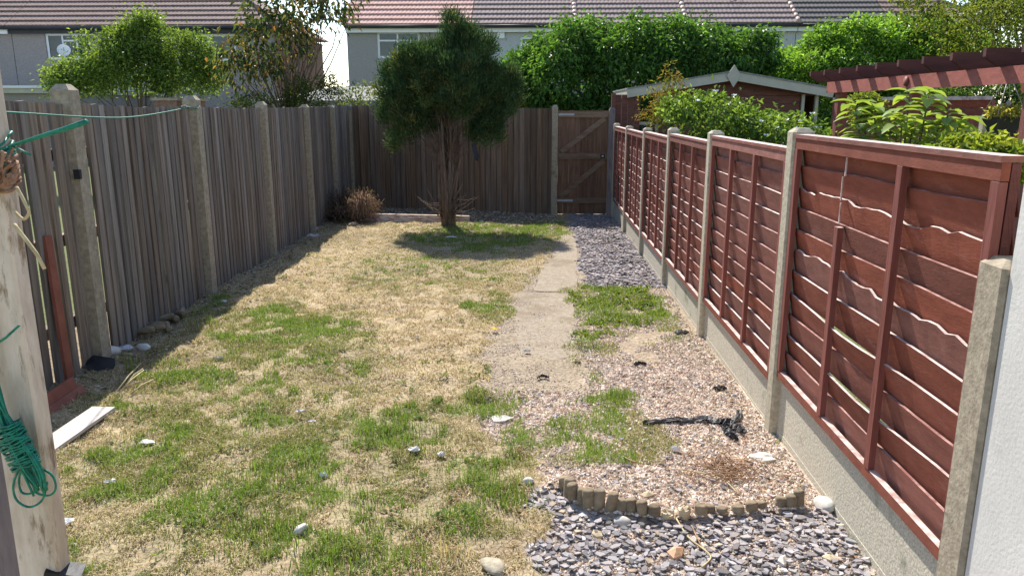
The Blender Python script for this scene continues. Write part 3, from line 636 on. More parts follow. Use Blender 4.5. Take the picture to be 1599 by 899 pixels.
D = O*.55+O2*.5+np.array([0, 0, .55])+r.normal(0, 1, (n, 3))*.62; N = r.normal(0, 1, (n, 3))
tcol = r.random(len(cc))[cid][:, None]; base = np.array([.028, .066, .026])*(1-tcol)+np.array([.068, .118, .042])*tcol
hi = (r.random(len(cc)) < .1)[cid]; base[hi] = np.array([.15, .15, .045])*(.7+.5*r.random((hi.sum(), 1)))
low = (P[:, 2] < TZ+1.5) & (P[:, 0] > TX-.7) & (P[:, 0] < TX+.25) & (r.random(n) < .55); keep = ~low
base *= (.75+.5*r.random((n, 1)))*(.65+.75*r.random(len(cc)))[cid][:, None]
V, Fc, C = leaves(P[keep], D[keep], N[keep],   .066*(.6+.8*r.random(n))[keep], .0135*(.7+.6*r.random(n))[keep], base[keep], .2, .02)
npobj('crown', V, Fc, ['conifer_leaf'], CT, col=C)
m = MB(); rr = random.Random(3)
for k in range(9):                                   # several stems from one stool
    a = rr.uniform(0, 6.28); b0 = Vector((TX+.07*math.cos(a), TY+.07*math.sin(a), TZ-.05)); lean = rr.uniform(.05, .26); top = Vector((TX+lean*math.cos(a)*.8, TY+lean*math.sin(a), TZ+rr.uniform(1.2, 2.3)))
    m.tube([b0, b0.lerp(top, .3)+Vector((rr.uniform(-.03, .03), 0, 0)), b0.lerp(top, .7)+Vector((rr.uniform(-.05, .05), rr.uniform(-.05, .05), 0)), top], [.036, .03, .02, .008], 7)
m.tube([(TX, TY, TZ-.05), (TX, TY, TZ+.12), (TX+.02, TY, TZ+.4)], [.13, .1, .05], 9)
m.build('trunk', 'bark', CT)
m = MB()
for k in range(190):                                 # dead twigs under the crown
    c_ = cc[rr.randrange(len(cc))]; a = Vector((TX+rr.uniform(-.12, .12), TY+rr.uniform(-.1, .1), TZ+rr.uniform(.85, 1.8))); b = Vector(c_); 
    if b.z < a.z-.3: continue
    b = a.lerp(b, rr.uniform(.5, .95)); mid = a.lerp(b, .5)+Vector((rr.uniform(-.1, .1), rr.uniform(-.1, .1), -.05)); m.tube([a, mid, b], [.007, .0045, .002], 4)
for k in range(46):                                  # wispy shoots round the foot
    a_ = rr.uniform(-.6, 3.7); h_ = rr.uniform(.15, .6); b0 = Vector((TX+.08*math.cos(a_), TY-.06, TZ+rr.uniform(.05, .5))); e = b0+Vector((math.cos(a_)*rr.uniform(.1, .5), rr.uniform(-.3, .2), h_*rr.uniform(.1, 1.)))
    m.tube([b0, b0.lerp(e, .5)+Vector((0, 0, -.03)), e], [.006, .004, .0015], 4)
m.build('twigs', 'bark', CT)
# dark scrap caught in the tree
p = at(741, 236, TY-.35); m = MB()
pts = [(-.05, .1), (.0, .12), (.03, .02), (.06, -.06), (.05, -.15), (.0, -.12), (-.02, -.02)]
m.add([(float(p[0])+a, float(p[1])+.02*math.sin(9*a+5*b), float(p[2])+b) for a, b in pts]+[(float(p[0])+a+.004, float(p[1])+.03+.02*math.sin(9*a+5*b), float(p[2])+b) for a, b in pts], [tuple(range(7)), tuple(range(13, 6, -1))]+[(i, 7+i, 7+(i+1) % 7, (i+1) % 7) for i in range(7)])
single(m.build('plastic_scrap', 'black_plastic'), 'black plastic scrap snagged among the conifer stems', 'scrap')

# ================================================================ planting beyond the fences
def bush(name, label, cat, base, lobes, seed, nclump, per, spread, L, Wd, cols, r0=.05, group=None, crown='crown', trunk='trunk', nb=18, sub=None, **kw):
    if sub: lobes = sublobes(lobes, sub[0], sub[1], seed+500)
    T = thing(name, base, label, cat, group); o, c = foliage(crown, T, lobes, nclump, per, spread, L, Wd, cols, seed, **kw)
    branches(trunk, T, base, list(c), r0, seed, nb); return T, c
Y = 17.5
bush('leafy_shrub', 'light green leafy shrub in front of the left house', 'shrub', (float(at(215, 165, Y)[0]), Y, -.2), [lob(205, 125, 70, 45, Y, 0, .9), lob(125, 130, 45, 36, Y, 0, .7), lob(290, 130, 48, 38, Y, 0, .7), lob(230, 88, 34, 40, Y, 0, .5),
    lob(232, 50, 11, 26, Y, 0, .25), lob(135, 80, 10, 26, Y, 0, .2), lob(285, 80, 16, 20, Y, 0, .3), lob(200, 75, 26, 26, Y, 0, .4), lob(310, 95, 18, 26, Y, 0, .3), lob(168, 110, 34, 20, Y, 0, .4), lob(332, 120, 16, 26, Y, 0, .3)], 21, 1500, 13, .11, .085, .045,
    [(.075, .13, .028), (.16, .25, .05), (.24, .33, .075)], mat='glossy_leaf', shell=.35, jit=.8, sub=(22, .22))
Y = 16.2
bush('bronze_leaved_tree', 'tall bronze and green leaved tree by the sky gap between the houses', 'tree', (float(at(445, 165, Y)[0]), Y, -.2), [lob(440, 40, 60, 40, Y, 0, .7), lob(500, 20, 46, 34, Y, 0, .6), lob(400, 90, 42, 40, Y, 0, .6), lob(455, 75, 26, 22, Y, 0, .5), lob(375, 115, 30, 30, Y, 0, .5), lob(420, 115, 26, 30, Y, 0, .5), lob(470, -20, 90, 34, Y, 0, .8), lob(525, 0, 26, 26, Y, 0, .4)], 22, 250, 10, .14, .16, .055,
    [(.035, .065, .03), (.08, .11, .04), (.19, .16, .06)], droop=1.0, mat='glossy_leaf', shell=.5, inner=.4, nb=40, rare=(.3, .16, .06), rareamt=.1)
Y = 15.4
for k, (px, py, rx, ry, lab, cols) in enumerate([(500, 146, 30, 22, 'small dark shrub left of centre above the far fence', [(.03, .05, .015), (.08, .11, .03)]), (565, 152, 38, 18, 'small pale trailing shrub beside the conifer above the far fence', [(.09, .12, .04), (.2, .24, .1)]), (395, 162, 34, 12, 'low bush under the bronze tree, at fence top height', [(.05, .07, .02), (.13, .17, .05)]), (465, 150, 20, 24, 'upright olive shrub between garage and bronze tree', [(.04, .06, .02), (.1, .12, .035)])]):
    bush('shrub', lab, 'shrub', (float(at(px, py, Y)[0]), Y+.2*k, -.2), [lob(px, py, rx, ry, Y+.2*k, 0, .35), lob(px+rx*.4, py-ry*.5, rx*.4, ry*.8, Y+.2*k, 0, .2), lob(px-rx*.3, py+30, rx*.8, 40, Y+.2*k, 0, .4)], 30+k, 120, 11, .07, .065, .028, cols, r0=.025, shell=.5, jit=.9, group='shrubs showing over the far fence')
Y = 18.5
bush('evergreen_hedge', 'large dense domed evergreen hedge behind the gate', 'hedge', (float(at(990, 165, Y)[0]), Y, -.2), [lob(990, 123, 195, 71, Y, .5, 1.7), lob(870, 138, 100, 61, Y, 0, 1.3), lob(1110, 108, 90, 60, Y, .3, 1.4), lob(1000, 88, 110, 46, Y, .4, 1.3), lob(820, 143, 50, 56, Y, 0, 1.), lob(1150, 133, 52, 61, Y, 0, 1.1), lob(930, 83, 90, 37, Y, .3, 1.1), lob(1070, 69, 70, 32, Y, .4, 1), lob(985, 203, 200, 74, Y, .3, 1.6), lob(860, 83, 24, 17, Y, 0, .5)], 23, 2300, 28, .11, .125, .055,
    [(.05, .115, .022), (.088, .195, .035), (.135, .26, .055)], droop=.75, shell=.25, inner=.1, sub=(75, .34), r0=.12, zmin=-.6, jit=.5, mat='glossy_leaf')
bush('laurel_hedge', 'bright green rounded hedge behind the pergola', 'hedge', (float(at(1370, 150, Y)[0]), Y+.5, -.2), [lob(1380, 119, 140, 70, Y, .8, 1.5), lob(1290, 119, 74, 55, Y, .5, 1.2), lob(1450, 104, 90, 57, Y, .5, 1.3), lob(1360, 84, 90, 40, Y, .5, 1.1), lob(1380, 179, 150, 57, Y, .8, 1.5), lob(1245, 121, 28, 38, Y, .4, .7)], 24, 1700, 28, .1, .11, .058,
    [(.1, .2, .03), (.17, .32, .05), (.24, .4, .075)], droop=.35, shell=.25, inner=.1, sub=(60, .3), r0=.1, zmin=-.6, mat='glossy_leaf')
Y = 16.5
bush('yellow_shrub', 'loose yellow-green shrub at the top right corner', 'shrub', (float(at(1560, 150, Y)[0]), Y, -.2), [lob(1560, 50, 60, 46, Y, 0, .8), lob(1600, 20, 60, 50, Y, 0, .8), lob(1500, 40, 46, 34, Y, 0, .6), lob(1450, 30, 30, 30, Y, 0, .4), lob(1420, 10, 20, 26, Y, 0, .3), lob(1540, 100, 70, 40, Y, 0, .8), lob(1640, 80, 60, 70, Y, 0, .9)], 25, 640, 12, .14, .085, .045,
    [(.07, .11, .02), (.14, .19, .035), (.24, .25, .05)], shell=.55, inner=.3, jit=.9)
Y = 14.6
bush('boundary_hedge', 'dark green hedge behind the pergola and hanging planter', 'hedge', (float(at(1560, 200, Y)[0]), Y, -.2), [lob(1560, 175, 110, 52, Y, 0, .8), lob(1480, 185, 70, 40, Y, 0, .7), lob(1650, 165, 90, 60, Y, 0, .8), lob(1560, 250, 150, 60, Y, 0, .8), lob(1760, 170, 90, 70, Y, 0, .8), lob(1900, 160, 110, 80, Y, 0, .8), lob(1850, 250, 220, 70, Y, 0, .8), lob(2080, 160, 120, 90, Y, 0, .9), lob(2080, 250, 160, 70, Y, 0, .9)], 27, 1900, 18, .1, .09, .045, [(.035, .07, .018), (.07, .13, .03), (.12, .19, .045)], shell=.3, sub=(24, .25), zmin=-.6)
bush('far_tree', 'dark far tree behind the last roof at top right', 'tree', (float(at(1600, 60, 45)[0]), 45, -.3), [lob(1590, 10, 60, 50, 45, 0, 2), lob(1660, 0, 80, 70, 45, 0, 2), lob(1560, 30, 40, 40, 45, 0, 1.5)], 26, 500, 14, .3, .3, .16, [(.025, .045, .02), (.06, .09, .03)], r0=.2)

# ================================================================ the neighbour's garden on the right
SY = 13.6
T = thing('summerhouse', (float(at(1140, 140, SY)[0]), SY, -.16), 'red-brown timber summerhouse with cream bargeboards and a diamond finial', 'summerhouse')
sx0, sx1 = float(at(990, 145, SY)[0]), float(at(1283, 145, SY)[0]); sxa = float(at(1140, 125, SY)[0]); ze, za = float(at(985, 146, SY)[2]), float(at(1140, 122, SY)[2]); zr_ = float(at(1290, 146, SY)[2])
for k in range(16):                                  # shiplap boards of the front gable, door opening glazed
    z0 = -.16+k*.125; z1 = z0+.122
    if z1 > ze-.02: break
    for a, b in ((sx0+.42, sx1-.35),): MB().box((a, SY, z0), (b, SY+.03, z1)).build('board', 'shed_wood', T)
MB().add([(sx0, SY+.005, ze-.04), (sx1, SY+.005, zr_-.04), (sxa, SY+.005, za-.02), (sx0, SY+.04, ze-.04), (sx1, SY+.04, zr_-.04), (sxa, SY+.04, za-.02)], [(0, 1, 2), (5, 4, 3), (0, 3, 4, 1)]).build('gable', 'shed_wood', T)
MB().box((sx0+.02, SY+.05, -.16), (sx0+.06, SY+2.4, ze)).build('side_wall', 'shed_wood', T); MB().box((sx1-.06, SY+.05, -.16), (sx1-.02, SY+2.4, zr_)).build('side_wall', 'shed_wood', T)
for xx in (sx0+.02, sx0+.38, sx1-.33, sx1-.1): MB().box((xx, SY-.03, -.16), (xx+.05, SY+.045, ze-.02)).build('trim', 'cream_paint', T)
MB().box((sx0+.072, SY-.02, 1.36), (sx0+.378, SY+.02, 1.41)).build('trim', 'cream_paint', T)
for a, b in ((sx0+.075, sx0+.375), (sx1-.275, sx1-.105)): MB().box((a, SY+.005, .7), (b, SY+.012, 1.355)).build('pane', 'glass', T)
L_, A_, R_ = Vector((sx0-.14, SY-.22, ze+.0)), Vector((sxa, SY-.22, za+.03)), Vector((sx1+.12, SY-.22, zr_+.0))
MB().beam(L_, A_, .03, .15).build('bargeboard', 'cream_paint', T); MB().beam(A_, R_, .03, .15).build('bargeboard', 'cream_paint', T)
for a, b in ((L_, A_), (A_, R_)): MB().add([a+Vector((0, -.03, .085)), b+Vector((0, -.03, .085)), b+Vector((0, 2.7, .085)), a+Vector((0, 2.7, .085)), a+Vector((0, -.03, .06)), b+Vector((0, -.03, .06)), b+Vector((0, 2.7, .06)), a+Vector((0, 2.7, .06))], [(0, 1, 2, 3), (7, 6, 5, 4), (4, 5, 1, 0), (7, 4, 0, 3), (5, 6, 2, 1)]).build('roof', 'felt', T)
MB().prism([A_+Vector((-.12, -.045, 0)), A_+Vector((0, -.045, -.19)), A_+Vector((.12, -.045, 0)), A_+Vector((0, -.045, .17))], (0, .02, 0)).build('finial', 'cream_paint', T)
MB().box((sx0-.13, SY-.2, ze-.075), (sx0-.10, SY+2.4, ze+.06)).build('eaves_board', 'cream_paint', T)
# pergola, running along the garden
QX = 3.47; pys = [5.7, 7.5, 9.3]
T = thing('pergola', (QX+1, 7.5, 0), 'dark red timber pergola with stepped rafters at right', 'pergola')
zb = float(at(1310, 145, 9.3)[2])
for yy in pys:
    MB().box((QX-.05, yy-.05, float(gz(yy))), (QX+.05, yy+.05, zb+.124)).build('post', 'red_post', T)
    MB().box((QX+2.2, yy-.05, float(gz(yy))), (QX+2.3, yy+.05, zb+.124)).build('post', 'red_post', T)
MB().box((QX-.085, 5.2, zb), (QX-.052, 9.55, zb+.125)).build('beam', 'lit_red', T); MB().box((QX+2.165, 5.2, zb), (QX+2.198, 9.55, zb+.125)).build('beam', 'red_stain', T)
MB().tube([(QX-.0855, 7.5, zb+.07), (QX-.1, 7.5, zb+.07)], .045, 12).build('bolt_cap', 'red_post', T)
yy = 9.75; k = 0
while yy > 5.0:
    m = MB(); x0_, x1_ = QX-.22, QX+2.5; zc = zb+.127
    m.prism([(x0_, yy, zc+.07), (x0_+.1, yy, zc), (x1_-.1, yy, zc), (x1_, yy, zc+.07), (x1_, yy, zc+.13), (x0_, yy, zc+.13)], (0, .04, 0)); m.build('rafter', 'shaded_red', T); yy -= .47; k += 1
# far lap fence panel and post beyond the pergola
p0, p1 = at(1385, 160, 12.2), at(1548, 152, 11.2)
T = thing('garden_fence', tuple(p1), 'short red lap fence panel seen through the pergola', 'fence'); a, b = Vector(p0), Vector(p1); a.z = b.z = float(p1[2])-.02; a = a+(a-b)*.6
for k in range(11): MB().beam((a.x, a.y-.012, a.z-.06-k*.13), (b.x, b.y-.012, b.z-.06-k*.13), .02, .12, up=(0, -.12, 1)).build('slat', 'red_stain', T)
MB().beam((a.x, a.y-.02, a.z+.01), (b.x, b.y-.02, b.z+.01), .06, .05).build('cap', ['worn_lit_edge'], T); MB().beam((b.x+.01, b.y-.04, b.z-.015), (b.x+.01, b.y-.04, -.1), .03, .05, up=(1, 0, 0)).build('end_batten', 'red_post', T)
p = at(1540, 178, 10.6); o = cap_post(float(p[0]), 10.6, float(p[2]), None, 'concrete_post', .05, 'concrete', dx=0); single(o, 'short concrete post beside the hanging planter', 'fence post')
T = thing('garden_fence', (float(p[0])+.1, 10.6, 0), 'red lap fence panel right of the short concrete post', 'fence')
for k in range(9): MB().box((float(p[0])+.06, 10.6, 1.33-k*.14), (float(p[0])+1.9, 10.62, 1.46-k*.14)).build('slat', 'red_stain', T)
# hanging planter
p = at(1567, 182, 7.6); c0 = Vector(p); T = thing('hanging_planter', tuple(c0+Vector((0, 0, -.3))), 'dark tapered planter hung from the pergola with pale yellow flowers', 'planter')
w0, w1, h_ = .135, .03, .30
MB().add([c0+Vector((a*w0, b*w0, 0)) for a, b in ((-1, -1), (1, -1), (1, 1), (-1, 1))]+[c0+Vector((a*w1, b*w1, -h_)) for a, b in ((-1, -1), (1, -1), (1, 1), (-1, 1))], [(4, 5, 1, 0), (5, 6, 2, 1), (6, 7, 3, 2), (7, 4, 0, 3), (7, 6, 5, 4)]).build('basket', 'gutter', T)
for a, b in ((-1, -1), (1, -1), (1, 1), (-1, 1)): MB().tube([c0+Vector((a*w0, b*w0, 0)), (c0.x, c0.y, zb+.14)], .004, 4).build('hanger', 'metal', T)
MB().tube([c0+Vector((.03, 0, 0)), c0+Vector((.03, 0, .08)), c0+Vector((.03, 0, .085)), c0+Vector((.03, 0, .13)), c0+Vector((.03, 0, .14))], [.006, .006, .022, .024, .008], 8).build('solar_light', 'metal', T)
foliage('foliage', T, [(np.array(c0)+[0, 0, .02], np.array([.13, .13, .05]))], 60, 8, .02, .04, .022, [(.3, .3, .06), (.5, .46, .14)], 61)
# rose bush, acer, large-leaved plant and low plants behind the right fence
Y = 8.8
T, c = bush('rose_bush', 'glossy green rose bush with white blooms behind the red fence', 'rose bush', (float(at(1110, 200, Y)[0]), Y, -.1), [lob(1112, 183, 50, 28, Y, 0, .45), lob(1165, 200, 50, 24, Y, 0, .5), lob(1066, 186, 28, 34, Y, 0, .25), lob(1215, 210, 46, 22, Y, -.3, .4), lob(1135, 240, 64, 36, Y, 0, .5), lob(1245, 226, 28, 16, Y, -.4, .4), lob(1195, 256, 80, 36, Y, -.5, .5)], 41, 620, 13, .06, .062, .036,
    [(.06, .11, .022), (.14, .23, .045), (.22, .32, .075)], mat='glossy_leaf', shell=.4, jit=.9, r0=.03)
rr = random.Random(8)
for k in range(16):
    px, py = [(1190, 190), (1212, 200), (1228, 188), (1222, 203), (1268, 178), (1180, 205), (1240, 200), (1262, 206), (1205, 182), (1090, 158), (1118, 143), (1146, 150), (1250, 190), (1278, 200), (1232, 214), (1196, 212)][k]
    q = at(px, py, 8.3+rr.uniform(-.1, .1)); m = MB(); cp = Vector(q)
    for j in range(7):
        a = j*.9+rr.random(); d = Vector((math.cos(a), math.sin(a), .5)).normalized(); s_ = d.orthogonal().normalized(); l = rr.uniform(.016, .028)
        m.add([cp, cp+d*l+s_*l*.5, cp+d*l*1.6, cp+d*l-s_*l*.5], [(0, 1, 2, 3)])
    m.build('bloom', 'flower_white', T)
Y = 10.2
bush('acer', 'thin bronze sapling rising above the rose bush', 'sapling', (float(at(1040, 210, Y)[0]), Y, -.1), [lob(1045, 130, 12, 22, Y, 0, .1), lob(1030, 152, 24, 10, Y, 0, .15), lob(1050, 160, 20, 20, Y, 0, .2), lob(1016, 180, 18, 8, Y, 0, .12), lob(1040, 185, 22, 30, Y, 0, .2)], 42, 150, 9, .05, .055, .018, [(.16, .1, .03), (.26, .2, .05), (.1, .14, .03)], shell=.6, r0=.012, nb=50)
Y = 5.4
T = thing('magnolia', (float(at(1415, 240, Y)[0]), Y, 0), 'plant with large light green drooping leaves behind the nearest red panel', 'plant')
r = np.random.default_rng(51); tips = [(1335, 165), (1365, 170), (1420, 148), (1450, 150), (1440, 185), (1480, 180), (1490, 205), (1400, 205), (1350, 200), (1430, 215), (1375, 225), (1460, 225), (1345, 215), (1410, 175), (1465, 200), (1500, 190), (1390, 190), (1425, 195)]
LP, LD, LN, LC, LL = [], [], [], [], []; m = MB(); b0 = Vector((float(at(1415, 240, Y)[0]), Y, .0))
for px, py in tips:
    q = Vector(at(px, py, Y+r.uniform(-.18, .18))); m.tube([b0.lerp(q, .25)+Vector((0, 0, -.1)), b0.lerp(q, .6)+Vector((0, 0, .06)), q], [.012, .009, .005], 5)
    for j in range(10):
        a = j*2.4+r.random(); e = r.uniform(-.05, .5); LP.append(np.array(q)+[0, 0, -.012*j+.03]); LD.append([math.cos(a), math.sin(a), e]); LN.append([0, 0, 1.]); LL.append(r.uniform(.13, .2)); t = r.random(); LC.append(np.array([.2, .3, .055])*(1-t)+np.array([.34, .43, .11])*t)
LP, LD, LN, LC, LL = map(np.array, (LP, LD, LN, LC, LL))
def bigleaves(P, D, N, L, Wf, C, droop=.35):          # a leaf of six segments that arches and folds on its midrib
    D = nrm(D); sd = nrm(np.cross(D, N)); U = np.cross(sd, D); n = len(P); ts = np.array([0, .2, .45, .7, .9, 1.]); ws = np.array([.04, .36, .5, .4, .16, .0]); Vv = []
    for t, w in zip(ts, ws):
        cpt = P+D*(L*t)[:, None]-np.array([0, 0, 1.])*(droop*L*t**2)[:, None]
        for sgn in (1, 0, -1): Vv.append(cpt+sd*(sgn*w*Wf*L)[:, None]+U*((abs(sgn)*w*.35*Wf*L)[:, None]))
    V = np.stack(Vv, 1).reshape(-1, 3); b = (np.arange(n)*18)[:, None]; fs = []
    for k in range(5):
        for j in range(2): fs.append(b+np.array([[k*3+j, k*3+j+1, k*3+3+j+1, k*3+3+j]]))
    return V, np.stack(fs, 1).reshape(-1, 4), np.repeat(C, 18, 0)
V, Fc, C = bigleaves(LP, LD, LN, LL, np.full(len(LP), .44), LC); npobj('foliage', V, Fc, ['glossy_leaf'], T, col=C, smooth=True); m.build('stems', 'bark', T)
for k, (px, py, rx, ry, Y, lab, cols) in enumerate([(1530, 238, 44, 14, 4.6, 'low bright yellow-green plant under the hanging planter', [(.14, .22, .03), (.3, .32, .05)]), (1312, 236, 32, 8, 7.2, 'dark green plant between the rose bush and the big-leaved plant', [(.03, .06, .015), (.1, .16, .03)]), (1350, 160, 16, 14, 10.5, 'small yellow-green climber on the far pergola post', [(.14, .2, .04), (.28, .32, .06)]), (1470, 232, 60, 12, 6.2, 'mixed foliage behind the large-leaved plant', [(.05, .09, .02), (.15, .22, .04)])]):
    bush('plant', lab, 'plant', (float(at(px, py, Y)[0]), Y, -.05), [lob(px, py, rx, ry, Y, 0, .2), lob(px+rx*.3, py+25, rx*1.1, 30, Y, 0, .25)], 70+k, 260, 10, .035, .05, .027, cols, r0=.012, shell=.5, jit=.9)

# ================================================================ near left: washing-line post, ropes
Yp = 1.6; xr = float(at(72, 750, Yp)[0]); wp, dp = .098, .045
T = thing('washing_line_post', (xr-wp/2, Yp, 0), 'white peeling timber washing-line post at the left edge', 'post')
lean = .003
def PL(x, y, z): return (x+lean*(z-.85), y, z)
m = MB(); lv = np.linspace(0, 2.25, 10); vs = []; ch = .006
for z in lv:
    for x, y in ((xr-wp, Yp), (xr-ch, Yp), (xr, Yp+ch), (xr, Yp+dp), (xr-wp, Yp+dp)): vs.append(PL(x+.0015*math.sin(z*9), y, z))
m.add(vs, [(i*5+j, i*5+(j+1) % 5, i*5+5+(j+1) % 5, i*5+5+j) for i in range(9) for j in range(5)]+[(45, 46, 47, 48, 49)]); m.build('shaft', 'peeling_paint', T)
MB().add([PL(xr-wp-.06, Yp+.012, 0), PL(xr-wp-.002, Yp+.012, 0), PL(xr-wp-.002, Yp+.04, 0), PL(xr-wp-.06, Yp+.04, 0), PL(xr-wp-.06, Yp+.012, 1.0), PL(xr-wp-.002, Yp+.012, 1.0), PL(xr-wp-.002, Yp+.04, 1.0), PL(xr-wp-.06, Yp+.04, 1.0)], [(0, 1, 5, 4), (1, 2, 6, 5), (2, 3, 7, 6), (3, 0, 4, 7), (4, 5, 6, 7)]).build('side_board', 'dark_timber', T)
p = at(108, 892, Yp+.02); m = MB(); M = Matrix.Translation(Vector(p)) @ Matrix.Rotation(.35, 4, 'Y') @ Matrix.Rotation(.3, 4, 'Z'); m.box((-.05, -.02, -.006), (.03, .03, .006), M=M); m.build('cleat', 'black_plastic', T)
def curve(pts, n=40):                                # Catmull-Rom
    P = [Vector(p) for p in pts]; P = [P[0]*2-P[1]]+P+[P[-1]*2-P[-2]]; out = []
    for i in range(1, len(P)-2):
        k = max(3, n//(len(P)-3))
        for j in range(k):
            t = j/k; a, b, c, d = P[i-1], P[i], P[i+1], P[i+2]
            out.append(.5*((2*b)+(c-a)*t+(2*a-5*b+4*c-d)*t*t+(3*b-a-3*c+d)*t**3))
    out.append(P[-2]); return out
# thin green line from beyond the frame to the second concrete post
pe = Vector((lx(6.9)+.02, 6.85, float(at(285, 168, 6.85)[2]))); ps = Vector(at(-60, 170, 3.2)); mid_ = at(170, 184, 5.0)
m = MB(); m.tube(curve([ps, Vector(at(40, 177, 4.0)), Vector(mid_), Vector(at(230, 180, 5.9)), pe], 44), .0045, 6)
m.tube([pe+Vector((math.cos(t)*.085, math.sin(t)*.085, .01*math.sin(3*t))) for t in np.linspace(0, 2*math.pi, 17)], .004, 5)
single(m.build('washing_line', 'green_rope'), 'thin green washing line sagging in front of the left fence', 'line')
# green wraps, brown knotted rope and its loose ends
T = thing('brown_rope_knot', PL(xr-.03, Yp, 1.47), 'brown frayed rope knotted round the white post', 'rope'); rr = random.Random(4)
def wrap(m, z, rad, n_, jitter, xo=0, r=rr):
    for k in range(n_):
        zz = z+r.uniform(-jitter, jitter); ph = r.random()*6; pts = []
        for t in np.linspace(0, 2*math.pi, 19):
            cx, cy = xr-wp/2+xo, Yp+dp/2; ex = (wp/2+.008+rad*r.uniform(.2, .9)); ey = (dp/2+.008+rad*r.uniform(.2, .9)); sq = max(abs(math.cos(t)), abs(math.sin(t)))
            pts.append(PL(cx+ex*math.cos(t)/sq**.7, cy+ey*math.sin(t)/sq**.7, zz+.012*math.sin(t+ph)+.01*math.sin(2*t)))
        m.tube(pts, rad, 6)
zk = float(at(30, 265, Yp)[2])
m = MB(); wrap(m, zk, .0042, 16, .03); m.build('wraps', 'brown_rope', T)
m = MB()
for k in range(34):
    a = Vector(PL(xr-.01+rr.uniform(-.04, .012), Yp-.012, zk+rr.uniform(-.02, .03))); b = a+Vector((rr.uniform(-.01, .045), rr.uniform(-.03, .005), rr.uniform(-.03, .035))); c_ = a+Vector((rr.uniform(-.03, .03), -.02, rr.uniform(-.05, .0)))
    m.tube(curve([a, b, c_], 12), .0032, 5)
m.build('knot', 'brown_rope', T)
m = MB(); m.tube(curve([Vector(at(26, 292, Yp-.01)), Vector(at(38, 315, Yp-.02)), Vector(at(45, 332, Yp-.02)), Vector(at(36, 342, Yp-.02)), Vector(at(20, 328, Yp-.01))], 24), .0035, 5)
m.tube(curve([Vector(at(22, 350, Yp-.01)), Vector(at(45, 380, Yp-.02)), Vector(at(58, 398, Yp-.03)), Vector(at(70, 420, Yp-.03))], 16), [.0045]*10+[.0035]*9 if False else .0042, 5); m.build('loose_end', 'straw', T)
T = thing('green_twine', PL(xr-.03, Yp, 1.53), 'green twine wound round the white post with a stiff end sticking out', 'twine')
m = MB(); wrap(m, float(at(20, 232, Yp)[2]), .0028, 9, .018); m.build('wraps', 'green_rope', T)
m = MB(); m.tube([Vector(at(14, 229, Yp-.015)), Vector(at(60, 214, Yp-.05)), Vector(at(100, 202, Yp-.08)), Vector(at(135, 190, Yp-.1))], [.003, .0042, .005, .0055], 8); m.tube([Vector(at(18, 228, Yp-.012)), Vector(at(30, 233, Yp-.03)), Vector(at(48, 242, Yp-.04))], .0022, 5); m.build('end', 'green_rope', T)
T = thing('rope_hank', tuple(at(40, 770, Yp-.03)), 'bundled hank of green cord hanging on the white post', 'cord'); m = MB()
A0 = [(-22, 560), (-10, 590), (-2, 600), (-16, 610)]
for k in range(20):                                  # bundle strands from top left down to the loops
    y_ = Yp-.025-rr.uniform(0, .04); a = A0[k % 4]; s_ = (k/19-.5)
    m.tube(curve([Vector(at(a[0], a[1], y_)), Vector(at(6+s_*16, 650, y_)), Vector(at(26+s_*30, 692, y_-.01)), Vector(at(50+s_*34, 735, y_-.01)), Vector(at(64+s_*20+rr.uniform(-5, 5), 768+rr.uniform(-12, 6), y_))], 22), .0027, 5)
m.build('strands', 'green_rope', T); m = MB()
for k in range(17):                                  # tight turns round the bundle
    y_ = Yp-.045; cx, cy = 9+k*2.0, 664+k*3.9; pts = []
    for t in np.linspace(0, 2*math.pi, 13): pts.append(Vector(at(cx+22*math.cos(t)+4*math.sin(t), cy-9*math.cos(t)+rr.uniform(-3, 3), y_-.03*math.sin(t))))
    m.tube(pts, .0027, 5)
m.build('turns', 'green_rope', T)
for lp in ([(52, 726), (80, 740), (87, 762), (76, 773), (56, 768), (50, 750)], [(34, 724), (21, 755), (26, 780), (46, 791), (66, 780), (74, 752)], [(40, 720), (30, 745), (34, 768), (52, 768), (66, 748)]):
    MB().tube(curve([Vector(at(a, b, Yp-.03)) for a, b in lp], 36), .0026, 6).build('loop', 'green_rope', T)
p0, p1 = at(-12, 540, Yp-.03), at(30, 508, Yp-.06); m = MB(); m.tube([Vector(p0), Vector(p0).lerp(Vector(p1), .5)+Vector((0, 0, -.004)), Vector(p1)], [.003, .003, .0025], 6); single(m.build('cord_end', 'green_rope'), 'short stiff green cord end at the left edge above the hank', 'cord')

# ================================================================ left side bits along the fence
def gpt(px, py, dz=0): q = ground(px, py); return Vector((q[0], q[1], float(gh(np.array([q[0]]), np.array([q[1]]))[0])+dz))
b0 = gpt(110, 602); b1 = Vector(at(110, 368, 4.42)); b1.x = lx(4.5)+.045
m = MB().beam(b0, b1, .02, .065, up=(0, 1, 0)); single(m.build('leaning_batten', 'rust_plank'), 'red-brown timber batten leaning upright against the left fence', 'batten')
a, b = gpt(52, 668), gpt(128, 612); d = (b-a).normalized(); sd = d.cross(Vector((0, 0, 1))).normalized(); T = thing('red_plank', tuple(a), 'red-brown angled plank lying at the foot of the left fence', 'plank')
h0 = Vector((0, 0, .0)); M = MB(); a2, b2 = a+sd*.0, b+sd*.0
M.prism([a2+sd*.045+Vector((0, 0, .0)), a2-sd*.0+Vector((0, 0, .055)), a2-sd*.012+Vector((0, 0, .055)), a2+sd*.03+Vector((0, 0, 0))], b2-a2); M.build('lower_face', 'rust_plank', T)
